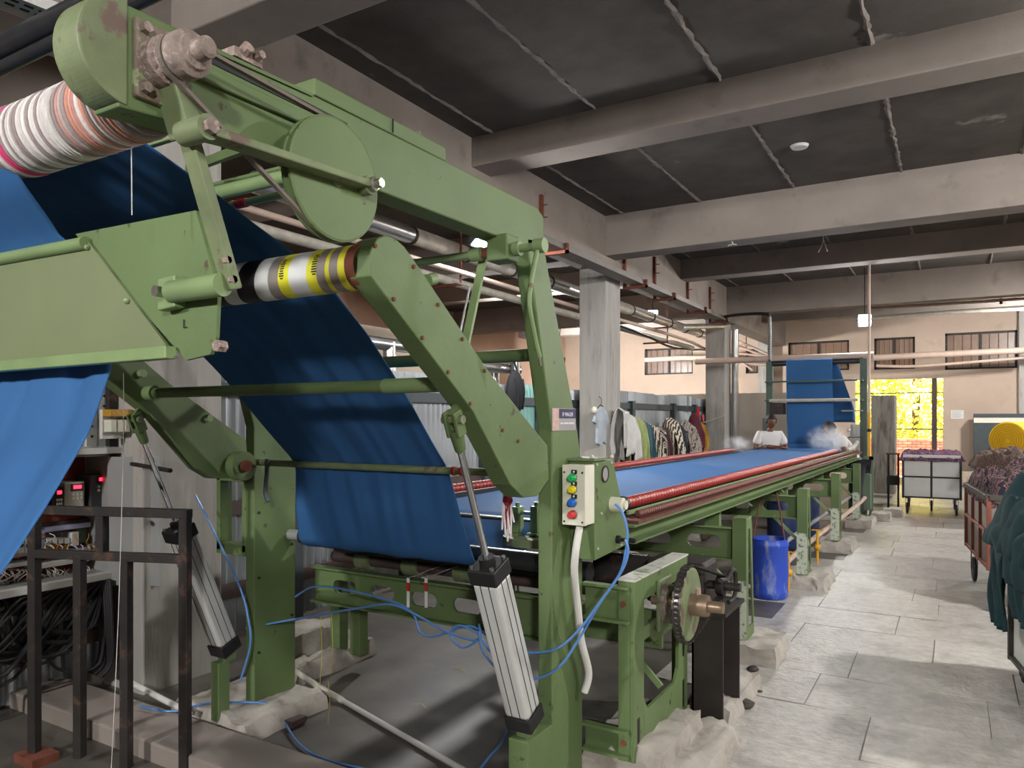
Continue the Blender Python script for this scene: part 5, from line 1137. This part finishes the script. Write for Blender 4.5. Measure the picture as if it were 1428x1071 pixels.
def cart(loc, rz, W, D, zb, zt, mframe, mpanel, label, nx=2, ny=2, double=True, rim=None):
    t = thing('cloth_cart', label, 'cart', loc, 'cloth carts'); t.rotation_euler.z = rz; T = .035
    def part(n_, m, mt, par=None, bevel=.003):
        o = m.build(n_, mt, None, bevel=bevel); o.parent = par or t; return o
    for x in (0, W):
        for y in (0, D): part('corner_post', MB().bar((x, y, zb - .02), (x, y, zt), T, T), mframe)
    for z, nm in ((zb, 'bottom_rail'), ((zb + zt) / 2, 'middle_rail'), (zt, 'top_rim')):
        k = T * (1.6 if nm == 'top_rim' else .9); mt = rim if (rim and nm == 'top_rim') else mframe
        for a, b in (((0, 0), (W, 0)), ((W, 0), (W, D)), ((W, D), (0, D)), ((0, D), (0, 0))): part(nm, MB().bar((*a, z), (*b, z), k, k * .8), mt)
    for i in range(1, nx):
        for y in (0, D): part('stile', MB().bar((W * i / nx, y, zb), (W * i / nx, y, zt), T * .9, T * .6), mframe)
    for i in range(1, ny):
        for x in (0, W): part('stile', MB().bar((x, D * i / ny, zb), (x, D * i / ny, zt), T * .9, T * .6), mframe)
    zm = (zb + zt) / 2
    for i in range(nx):
        for za, zc in ((zb, zm), (zm, zt)):
            for y in (.012, D - .012): part('panel', MB().box(W * i / nx + .01, W * (i + 1) / nx - .01, y - .003, y + .003, za + .01, zc - .01), mpanel, bevel=0)
    for i in range(ny):
        for za, zc in ((zb, zm), (zm, zt)):
            for x in (.012, W - .012): part('panel', MB().box(x - .003, x + .003, D * i / ny + .01, D * (i + 1) / ny - .01, za + .01, zc - .01), mpanel, bevel=0)
    part('floor_board', MB().box(.02, W - .02, .02, D - .02, zb, zb + .015), mpanel)
    cz = zb - .02
    for x, y in ((.06, .06), (W - .06, .06), (.06, D - .06), (W - .06, D - .06), (W / 2, D / 2)):
        R_ = cz * .36; w_ = part('caster', MB().lathe((x - .018, y, R_), (x + .018, y, R_), [(0, R_ * .8), (.2, R_), (.8, R_), (1, R_ * .8)], 18), M['black'])
        part('caster_fork', MB().bar((x - .026, y, R_), (x - .026, y, cz), .006, .04).bar((x + .026, y, R_), (x + .026, y, cz), .006, .04).box(x - .03, x + .03, y - .03, y + .03, cz - .01, cz), M['iron'], w_)
    return t
def frame_of(t, dx, dy): return Matrix.Translation(t.location) @ Matrix.Rotation(t.rotation_euler.z, 4, 'Z') @ Matrix.Translation((dx, dy, 0))
c1 = cart((-.72, 14.25, 0), .02, .84, 1.2, .29, .98, M['inkblack'], M['panelwhite'], 'white panelled cart with black frame standing in the aisle before the doorway', rim=M['panelwhite'])
heap('cloth_heap', frame_of(c1, .42, .6), .96, 1.3, .07, M['purple'], 'flat heap of purple cloth on the white panelled cart', 'cloth', 2, base=.985, fold=.045, freq=6)
c2 = cart((.262, 7.36, 0), .104, 1.0, 1.35, .36, .95, M['brownpaint'], mat('cart_grey_panel', '#7d746c', .6, var=.15, vs=5), 'brown framed cart with dark metal rim heaped with patterned cloth', rim=mat('rim_steel', '#55504c', .35, metal=.7), nx=2, ny=3)
heap('cloth_heap', frame_of(c2, .5, .66), 1.02, 1.3, .27, M['pattern'], 'heap of black and pink patterned cloth on the brown cart', 'cloth', 5, base=.95, fold=.07, freq=5)
c3 = cart((.46, 4.52, 0), .148, 1.0, 1.0, .14, .96, mat('cart_frame_grey', '#3f3c39', .5, metal=.3), mat('cart_pale_panel', '#cfd0c8', .5), 'pale panelled cart at the right edge under dark teal cloth')
tc_ = heap('cloth_heap', frame_of(c3, .5, .46), 1.28, 1.26, .30, M['teal'], 'heap of dark teal cloth spilling over the cart at the right edge', 'cloth', 8, base=.96, fold=.10, freq=4, lip=.12)
F3 = frame_of(c3, 0, 0)
def drape(x, y0_, y1_, ztop, zbot, seed, out=.1):
    def fn(u, v):
        y = y0_ + (y1_ - y0_) * u * (1 - .35 * v) + .06 * v; z = ztop + (zbot - ztop) * v
        o = out * min(1, v * 3) + .03 * noise.noise(Vector((u * 7, v * 2, seed))) + .012 * math.sin(u * 22 + v * 3)
        return F3 @ Vector((x - .06 - o + .06 * (1 - min(1, v * 4)), y, z))
    return MB().grid(fn, 36, 26).build('cloth_drape', M['teal'], tc_, solid=.006, clean=False)
drape(.02, .02, 1.0, 1.05, .70, 1, .09); drape(0, .55, .98, 1.0, .38, 4, .06); drape(.02, .0, .6, 1.02, .52, 6, .07)
c4 = cart((.42, 13.2, 0), .05, 1.4, 1.5, .3, .95, M['inkblack'], M['darkcab'], 'black railed cart behind the brown one carrying brown knits and a yellow roll')
heap('cloth_heap', frame_of(c4, .6, .34), 1.5, .85, .22, M['pattern2'], 'heap of brown patterned cloth on the black cart', 'cloth', 11, base=.95, fold=.08, freq=6)
heap('cloth_heap', frame_of(c4, 1.0, .2), .75, .5, .2, M['knit'], 'cream and black knitted cloth at the front of the brown heap', 'cloth', 13, base=1.02, fold=.05, freq=6)
yr = thing('cloth_roll', 'big yellow roll of cloth lying on the black cart', 'cloth roll', (.7, 14.4, .98)); F4 = Matrix.Identity(4)
q = at(1404, 616, Y=14.3); m = MB(); RR_ = .29; n = 220; vs = []
q = at(1405, 614, Y=13.95); m.lathe((q.x, 13.95, 1.275), (q.x + .6, 14.95, 1.275), [(0, RR_ - .01), (.01, RR_), (.99, RR_), (1, RR_ - .01)], 40); m.build('roll_body', M['yellow'], yr)
ax_ = Vector((.6, 1.0, 0)).normalized(); sd_ = Vector((ax_.y, -ax_.x, 0)); pts = []
for k in range(150): t = k / 149; an = t * 2 * math.pi * 7; r = .03 + (RR_ - .04) * t; pts.append(Vector((q.x, 13.95, 1.275)) - ax_ * .004 + sd_ * math.cos(an) * r + Vector((0, 0, math.sin(an) * r)))
MB().path(pts, .008, 5, 1).build('roll_layers', mat('yellow_shade', '#c99a16', .9), yr)
# things by the far wall at the right
dc = thing('dark_cabinet', 'dark board cabinet with a pale strip against the far wall', 'cabinet', (1.2, 21.4, 0))
a = at(1358, 577, Y=21.3); MB().box(a.x, 2.6, 21.3, 21.36, .36, a.z - .22).build('front_board', M['darkcab'], dc); MB().box(a.x, 2.6, 21.28, 21.7, a.z - .09, a.z).build('top_board', M['darkcab'], dc); MB().box(a.x, 2.6, 21.3, 21.36, a.z - .22, a.z - .09).build('pale_strip', M['cream'], dc); MB().box(a.x, 2.6, 21.36, 21.7, .36, a.z - .09).build('carcass', M['darkcab'], dc)
for x in (a.x + .05, 2.5): MB().box(x - .04, x + .04, 21.35, 21.65, 0, .36).build('leg', M['darkcab'], dc)
a = at(1350, 664, Y=21.0); MB().tube((a.x - .16, 21.0, .17), (a.x + .1, 21.3, .17), .17, n=22).build('foam_roll', M['foam']); tag(bpy.data.objects['foam_roll'], 'beige foam roll lying on the floor by the far wall', 'roll')
a = at(1361, 660, Y=21.15); tag(MB().box(a.x - .05, a.x + .3, 21.05, 21.28, 0, .32).build('carton', M['cream'], bevel=.004), 'small pale carton under the dark cabinet', 'carton')
a = at(1335, 578, Y=WY - .01); nt = thing('notice', 'white paper notice on the far wall right of the doorway', 'notice', (a.x, WY - .01, a.z))
MB().box(a.x - .14, a.x + .14, WY - .012, WY - .002, a.z - .11, a.z + .11).build('sheet', M['white'], nt); m = MB()
for k in range(6): m.box(a.x - .11, a.x + .1 - .02 * (k % 3), WY - .0135, WY - .012, a.z + .075 - k * .03, a.z + .083 - k * .03)
m.build('print_lines', M['grey'], nt)
# wire stand beside the white cart
wt = thing('bin_stand', 'thin dark stand with a bucket beside the white cart', 'stand', (-.98, 15.0, 0))
for dx, dy in ((0, 0), (.16, 0), (0, .2), (.16, .2)): MB().tube((-1.0 + dx, 15.0 + dy, 0), (-1.0 + dx, 15.0 + dy, .98), .012, n=8).build('leg', M['iron'], wt)
MB().box(-1.03, -.81, 14.97, 15.23, .97, .99).build('top', M['iron'], wt); MB().box(-1.02, -.82, 14.98, 15.22, .42, .58).build('bin', M['inkblack'], wt, bevel=.01)

# ------------------------------------------------------------------ washing line with garments between the columns
LX = CF + .12
ln = tag(MB().path([(CF + .03, 9.6, 1.72), (LX, 10.3, 1.60), (LX, 11.0, 1.47), (LX, 12.2, 1.45), (LX, 13.6, 1.55), (CF + .02, 15.5, 1.7)], .006, 6, 5).build('washing_line', M['lag']), 'slack washing line tied between the two concrete columns', 'line')
def zl(y):
    pts = [(9.6, 1.72), (10.3, 1.60), (11.0, 1.47), (12.2, 1.45), (13.6, 1.55), (15.5, 1.7)]
    for (a, b), (c, d) in zip(pts, pts[1:]):
        if a <= y <= c: return b + (d - b) * (y - a) / (c - a)
    return 1.75
def garment(y0_, y1_, drop, mt, label, seed, sleeve=None, collar=None, bulge=.05, up=0):
    t = thing('garment', label, 'garment', (LX, (y0_ + y1_) / 2, zl((y0_ + y1_) / 2) - drop), 'clothes on the washing line')
    def fn(u, v):                       # folded over the line: front half and back half
        y = y0_ + (y1_ - y0_) * u; s = (v - .5) * 2; d = abs(s) * drop * (1 + .08 * math.sin(u * 9 + seed)); x = LX + (.02 + (bulge + .05) * min(1, abs(s) * 2.2) ** .6) * (1 if s > 0 else -1); d -= up * (1 - abs(s)) ** 2 * math.sin(math.pi * u) ** .7
        x += .035 * noise.noise(Vector((u * 5, s * 1.5, seed))) + .02 * math.sin(u * 11 + seed + s * 2); return (x, y + .09 * noise.noise(Vector((u * 2, s * 3, seed + 4))), zl(y) + .008 - d)
    MB().grid(fn, 26, 30).build('cloth_body', mt, t, solid=.008, clean=False)
    if sleeve:
        for s, (yy, dr_) in enumerate(sleeve):
            def fs(u, v): a = 2 * math.pi * u; return (LX + .07 + .04 * math.cos(a) + .02 * noise.noise(Vector((v * 4, u * 3, seed))), yy + .06 * math.sin(a) * (1 - .2 * v), zl(yy) - .04 - dr_ * v)
            MB().grid(fs, 14, 14).build('sleeve', mt, t, clean=False, solid=.004)
    if collar: MB().path([(LX + .05, (y0_ + y1_) / 2 - .08, zl(y0_) + .0), (LX + .08, (y0_ + y1_) / 2, zl(y0_) - .05), (LX + .05, (y0_ + y1_) / 2 + .08, zl(y0_))], .018, 6).build('collar', collar, t)
    return t
gm = lambda n_, c, **k: mat(n_, c, .9, var=.12, vs=8, **k)
wb = gm('garment_white', '#cfccc9'); zebra = wavemat('zebra', ['#211d1c', '#211d1c', '#c7bba8', '#c7bba8'], 9, dist=3, stops=[0, .3, .45, .8]); camo = wavemat('camo', ['#a89c92', '#5d5450', '#bcb0a4', '#3f3a38'], 7, dist=9, stops=[0, .45, .6, .85])
GY = lambda px: at(px, 600, X=LX).y
garment(GY(862), GY(882), .62, wb, 'white shirt hanging on the line nearest the column', 1, sleeve=[(GY(867), .5)])
garment(GY(883), GY(893), .9, gm('garment_olive', '#98a56a'), 'olive green cloth on the line beside the white shirt', 2)
garment(GY(893.5), GY(902), .75, gm('garment_teal', '#3b5a66'), 'blue grey garment with dark stripes on the line', 3)
garment(GY(902.5), GY(911), .8, zebra, 'black and cream striped garment, first of two on the line', 4, bulge=.08, sleeve=[(GY(907), .55)])
garment(GY(912), GY(921), .85, wavemat('zebra2', ['#1d1a19', '#d1c7b6', '#1d1a19', '#8d8478'], 7, rot=(0, 0, .6), dist=2, stops=[0, .4, .7, .85]), 'black garment with broad cream stripes, second of two on the line', 5)
garment(GY(922), GY(929), .8, gm('garment_maroon', '#4a2b2e'), 'dark maroon garment between the striped ones', 6)
garment(GY(929.5), GY(942), .8, zebra, 'cream camouflage jumper with sleeve in the middle of the line', 7, bulge=.12, up=.16, sleeve=[(GY(931), .6), (GY(939), .5)], collar=gm('collar_lilac', '#a6a3b8'))
garment(GY(943), GY(950), .9, gm('garment_navy', '#232a3a'), 'navy blue trousers on the line', 8, up=.08)
garment(GY(950.5), GY(964), .8, camo, 'grey mottled shirt with long sleeve on the line', 9, bulge=.1, up=.12, sleeve=[(GY(953), .55)])
garment(GY(964.5), GY(972), .45, gm('garment_wine', '#5b2434'), 'wine red cloth high on the line', 10, up=.22)
garment(GY(972.5), GY(979), .75, gm('garment_mustard', '#b98730'), 'mustard yellow garment at the end of the line', 11)
def bagthing(px, py, w_, h_, mt, label, name='bag', xx=PX + .13, cat='bag'):
    a = at(px, py, X=xx); t = thing(name, label, cat, (xx, a.y, a.z - h_ / 2), 'things hung on the partition')
    MB().ball((xx, a.y, a.z), 1, 16, 12, (.09, w_ / 2, h_ / 2)).build('bag_body', mt, t); MB().path([(xx, a.y - w_ * .25, a.z + h_ * .4), (xx - .03, a.y, a.z + h_ * .75), (xx, a.y + w_ * .25, a.z + h_ * .4)], .012, 6).build('strap', mt, t)
    for k in range(3): MB().path([(xx + .06, a.y - w_ * .3 + k * w_ * .28, a.z + h_ * .3), (xx + .085, a.y - w_ * .25 + k * w_ * .25, a.z), (xx + .06, a.y - w_ * .2 + k * w_ * .22, a.z - h_ * .35)], .014, 6).build('fold', mt, t)
bagthing(996, 603, .45, .75, gm('bag_black', '#26262b'), 'black backpack hanging beside the shiny duct')
bagthing(996, 576, .25, .35, gm('bag_plaid', '#8a4a58'), 'pink plaid cloth hung above the black backpack', 'cloth_bundle', cat='cloth')
bagthing(718, 548, .3, .55, gm('coat_black', '#202024'), 'black coat tied up on the partition seen past the post', 'coat', cat='coat')
for px, y0_, y1_, mt, lb in ((973, 568, 602, gm('rag_red', '#b3222c'), 'narrow red cloth strip hanging on the partition'), (980, 578, 588, gm('rag_coral', '#c9555a'), 'small coral rag pinned on the partition')):
    a = at(px, y0_, X=PX + .1); b = at(px, y1_, X=PX + .1); t = MB().grid(lambda u, v: (PX + .1 + .02 * math.sin(u * 9), a.y + (u - .5) * .14 * (1 - .4 * v), a.z + (b.z - a.z) * v), 10, 10).build('rag', mt, solid=.006, clean=False); tag(t, lb, 'cloth')
# small shirt on a hanger by the column
a = at(836, 590, X=CF + .002); hs = thing('hanging_shirt', 'pale blue child shirt on a hanger against the concrete column', 'garment', (a.x, a.y, a.z - .3))
sp_ = [(-.14, .18), (-.05, .24), (.05, .24), (.14, .18), (.22, .02), (.15, -.02), (.12, .06), (.13, -.32), (.04, -.28), (-.02, -.34), (-.13, -.3), (-.12, .06), (-.15, -.02), (-.22, .02)]
MB().prism([(a.y + u * 1.15, a.z + v * .9) for u, v in sp_], a.x, a.x + .04).build('shirt_body', gm('shirt_blue', '#b3bcc6'), hs, bevel=.01); MB().path([(a.x + .02, a.y - .16, a.z + .16), (a.x + .02, a.y, a.z + .24), (a.x + .02, a.y + .16, a.z + .16)], .008, 6).path([(a.x + .02, a.y, a.z + .24), (a.x + .02, a.y + .02, a.z + .32), (a.x + .0, a.y - .02, a.z + .35)], .005, 6).build('hanger', M['greywood'], hs)
b = at(829, 572, X=CF + .03); tag(MB().ball(b, .05, 12, 8, (.8, 1, 1)).build('insulator', M['cream']), 'round cream knob fixed on the concrete column', 'knob')

# ------------------------------------------------------------------ overhead services
ct = thing('cable_tray', 'long galvanised cable tray slung under the beam beside the columns', 'cable tray', (-3.78, 10, 3.45))
TX = -3.83; tz = 3.52
MB().box(TX - .1, TX + .1, 3.4, 15.0, tz - .02, tz - .012).box(TX - .104, TX - .1, 3.4, 15.0, tz - .02, tz + .05).box(TX + .1, TX + .104, 3.4, 15.0, tz - .02, tz + .05).build('tray', M['tray'], ct)
for k, x in enumerate((-.06, 0, .055)): MB().path([(TX + x, 3.4, tz + .005), (TX + x * .8, 9, tz + .006), (TX + x, 15, tz + .005)], .018, 6, 4).build('cable', M['cable'], ct)
for y in (7.45, 9.95, 11.2, 12.9, 14.3):
    b_ = MB().box(CF + .003, CF + .04, y - .025, y + .025, tz - .03, tz + .64).box(CF, TX + .14, y - .025, y + .025, tz - .06, tz - .025).box(TX + .115, TX + .14, y - .025, y + .025, tz - .06, tz + .05).build('hanger_bracket', M['rust'], ct)
    for z in (.38, .52): MB().tube((CF + .03, y, tz + z), (CF + .1, y, tz + z), .006, n=6).build('stud', M['rust'], b_)
def pipe(pts, r, mt, label, name='overhead_pipe', sub=4, n=12, cat='pipe'): return tag(MB().path(pts, r, n, sub).build(name, M[mt]), label, cat)
def pY(px, py, X): p = at(px, py, X=X); return p
z = at(990, 470, X=-4.75).z; zA = z
sd_ = thing('shiny_duct', 'shiny zinc clad pipe running along behind the columns', 'duct', (-4.75, 9, zA))
yy = 4.0
while yy < 17: MB().lathe((-4.75, yy, zA), (-4.75, yy + .98, zA), [(0, .085), (.02, .088), (.97, .085), (1, .085)], 18).build('duct_length', M['duct' if R.random() < .7 else 'lag'], sd_); MB().ring((-4.75, yy + .97, zA), (-4.75, yy + 1.0, zA), .095, .08, n=18).build('clamp', M['iron'], sd_); yy += 1.0
zB = at(760, 415, X=-4.5).z; pipe([(-4.5, 3.6, zB), (-4.5, 9, zB), (-4.5, 14, zB), (-4.6, 16, zB - .05)], .028, 'pipe', 'thin beige pipe running along below the shiny duct behind the columns')
pipe([(-5.05, 3.6, zB + .05), (-5.05, 16.5, zB + .05)], .05, 'lag', 'lagged pipe running beside the beige pipe behind the columns')
pipe([at(866, 455, X=-4.9), at(905, 470, X=-4.9), at(940, 485, X=-5.0), at(985, 488, X=-5.4)], .022, 'black', 'sagging black cable under the shiny duct between the columns', cat='cable')
for i, (px, X) in enumerate(((628, -4.78), (921, -4.85), (1033, -4.8))):
    a = at(px, 350, X=X); t = thing('pipe_hanger', ('rusty pipe hanger seen under the green top arm', 'dark pipe hanger between the columns', 'dark pipe hanger beyond the second column')[i], 'hanger', (X, a.y, 3.2), 'pipe hangers')
    for s in (.0,): MB().tube((X + .14, a.y, ZC), (X + .14, a.y, zB - .08), .013, n=8).build('rod', M['rust'], t); MB().bar((X + .16, a.y, zB - .08), (X - .35, a.y, zB - .08), .03, .03).build('arm', M['rust'], t); MB().bar((X + .16, a.y, zA - .11), (X - .16, a.y, zA - .11), .03, .03).build('arm', M['rust'], t)
sp2 = at(1025, 520, X=CF + .1); pd = thing('vertical_duct', 'shiny vertical duct rising beside the second column', 'duct', (sp2.x, sp2.y, .9))
for k in range(6): MB().lathe((sp2.x, sp2.y, .5 + k * .5), (sp2.x, sp2.y, 1.0 + k * .5), [(0, .07), (.03, .073), (.96, .07), (1, .073)], 16).build('duct_length', M['duct'], pd)
a = at(948, 450, X=CF + .05); MBp = MB().tube(at(950, 456, X=CF + .02), at(1010, 454, X=CF + .1), .05, n=14).build('silencer', M['duct']); tag(MBp, 'short shiny pipe joining the tray to the vertical duct', 'duct')
# far wall pipes
z = at(1250, 497, Y=20.6).z; pipe([(-4.6, 20.6, at(1075, 506, Y=20.6).z), (-1, 20.6, z), (3.5, 20.6, at(1428, 487, Y=20.6).z)], .075, 'pipe', 'thick beige pipe across the far wall above the doorway', sub=6)
pipe([(-4.4, 14.6, at(1080, 500, Y=14.6).z), (TR + .1, 14.6, at(1200, 496, Y=14.6).z)], .06, 'pipe', 'beige pipe lying across the top of the tower', sub=3)
pipe([at(1222, 510, Y=20.9), at(1270, 511, Y=20.9), at(1330, 507, Y=20.9), at(1428, 499, Y=20.9)], .035, 'pipe', 'thinner beige pipe sagging under the thick one on the far wall')
pipe([at(1215, 430, Y=16.8), at(1300, 425, Y=16.8), at(1390, 419, Y=16.8), at(1470, 413, Y=16.8)], .03, 'pipe', 'rusty streaked pipe under the beam above the doorway', sub=3)
pipe([at(1215, 444, Y=18), at(1320, 436, Y=18), at(1470, 429, Y=18)], .035, 'lag', 'pale pipe below the rusty streaked one', sub=3)
tag(MB().tube(at(1396, 405, Y=16.8), at(1396, 424, Y=16.8), .025, n=8).build('drop_rod', M['iron']), 'dark drop rod from the far beam at the right', 'rod')
pipe([at(900, 502, Y=20.5), at(985, 499, Y=20.5), at(1072, 508, Y=20.5)], .07, 'pipe', 'beige pipe across the far wall behind the second column', sub=3)
for k, (a0, b0_) in enumerate((((1022, 480), (1075, 500)), ((1020, 492), (1072, 497)), ((1026, 500), (1050, 516)), ((1024, 473), (1080, 498)), ((1020, 506), (1070, 509)))):
    pipe([at(*a0, Y=18.5), at(*b0_, Y=18.2)], .03, 'pipe', ('slanting beige pipe beyond the second column, first from the ceiling', 'nearly level beige pipe beyond the second column', 'steep short beige brace beyond the second column', 'longest slanting beige pipe beyond the second column', 'lowest beige pipe beyond the second column')[k], sub=1, n=8)
cd2 = thing('ribbed_conduit', 'black ribbed conduit bending down to the tower post', 'conduit', (TL, 13.9, 2.7))
pz = at(1020, 444, X=CF + .12); MB().path([(CF + .15, 14.3, 3.55), (CF + .6, 14.1, 3.56), (TL - .1, 13.95, 3.52), (TL, 13.92, 3.4), (TL, 13.92, TT)], .03, 8, 5).build('conduit_run', M['black'], cd2)
m = MB()
for k in range(26): m.ring((TL, 13.92, TT + .05 + k * .03), (TL, 13.92, TT + .065 + k * .03), .036, .03, n=10)
m.build('conduit_ribs', M['grey'], cd2)
# pipes and brick seen above the partition on the left
for i, (px, X) in enumerate(((543, -5.3), (668, -5.3), (718, -5.2), (690, -5.6))):
    a = at(px, 500, X=X); t = tag(MB().tube((X, a.y, 0), (X, a.y, 2.45), .07, n=14).build('flue_pipe', M['duct']), ('shiny upright flue left of the slanting arm', 'shiny upright flue right of the slanting arm, first', 'shiny upright flue right of the slanting arm, third', 'shiny upright flue right of the slanting arm, second')[i], 'flue', 'upright flues')
for i, (y0_, y1_, z) in enumerate(((5.6, 6.6, 2.42), (7.9, 9.1, 2.3))): tag(MB().tube((-5.3, y0_, z), (-5.3, y1_, z), .07, n=14).build('flue_elbow', M['duct']), ('level shiny flue above the partition, left of the arm', 'level shiny flue above the partition, right of the arm')[i], 'flue', 'level flues')
bkm = bpy.data.materials.new('brickwork'); bkm.use_nodes = True; N = bkm.node_tree.nodes; L = bkm.node_tree.links
tcx = N.new('ShaderNodeTexCoord'); mpx = N.new('ShaderNodeMapping'); mpx.inputs['Rotation'].default_value = (math.pi / 2, 0, math.pi / 2); bt_ = N.new('ShaderNodeTexBrick'); L.new(tcx.outputs['Object'], mpx.inputs[0]); L.new(mpx.outputs[0], bt_.inputs[0])
bt_.inputs['Scale'].default_value = 4.5; bt_.inputs['Color1'].default_value = (*rgb('#a3604a'), 1); bt_.inputs['Color2'].default_value = (*rgb('#8c5340'), 1); bt_.inputs['Mortar'].default_value = (*rgb('#b3a596'), 1); L.new(bt_.outputs[0], N['Principled BSDF'].inputs['Base Color']); N['Principled BSDF'].inputs['Roughness'].default_value = .95
struct(MB().box(-8.2, -8.0, 4.5, 11.5, 0, 3.1).build('wall_brick', bkm))
# tube battens and hanging ropes
for i, (x, y, zt, h) in enumerate(((at(1147, 365, Y=10.5).x, 10.5, ZC, .55), (at(1022, 345, Y=9.4).x, 9.35, 3.82, .05))):
    tag(MB().path([(x, y, zt), (x + .01, y, zt - h * .7), (x - .05, y, zt - h)], .007, 6).path([(x + .01, y, zt - h * .7), (x + .06, y, zt - h)], .007, 6).build('rope_end', M['lag']), ('forked rope end hanging from the ceiling over the aisle', 'short rope stub under the second beam')[i], 'rope')
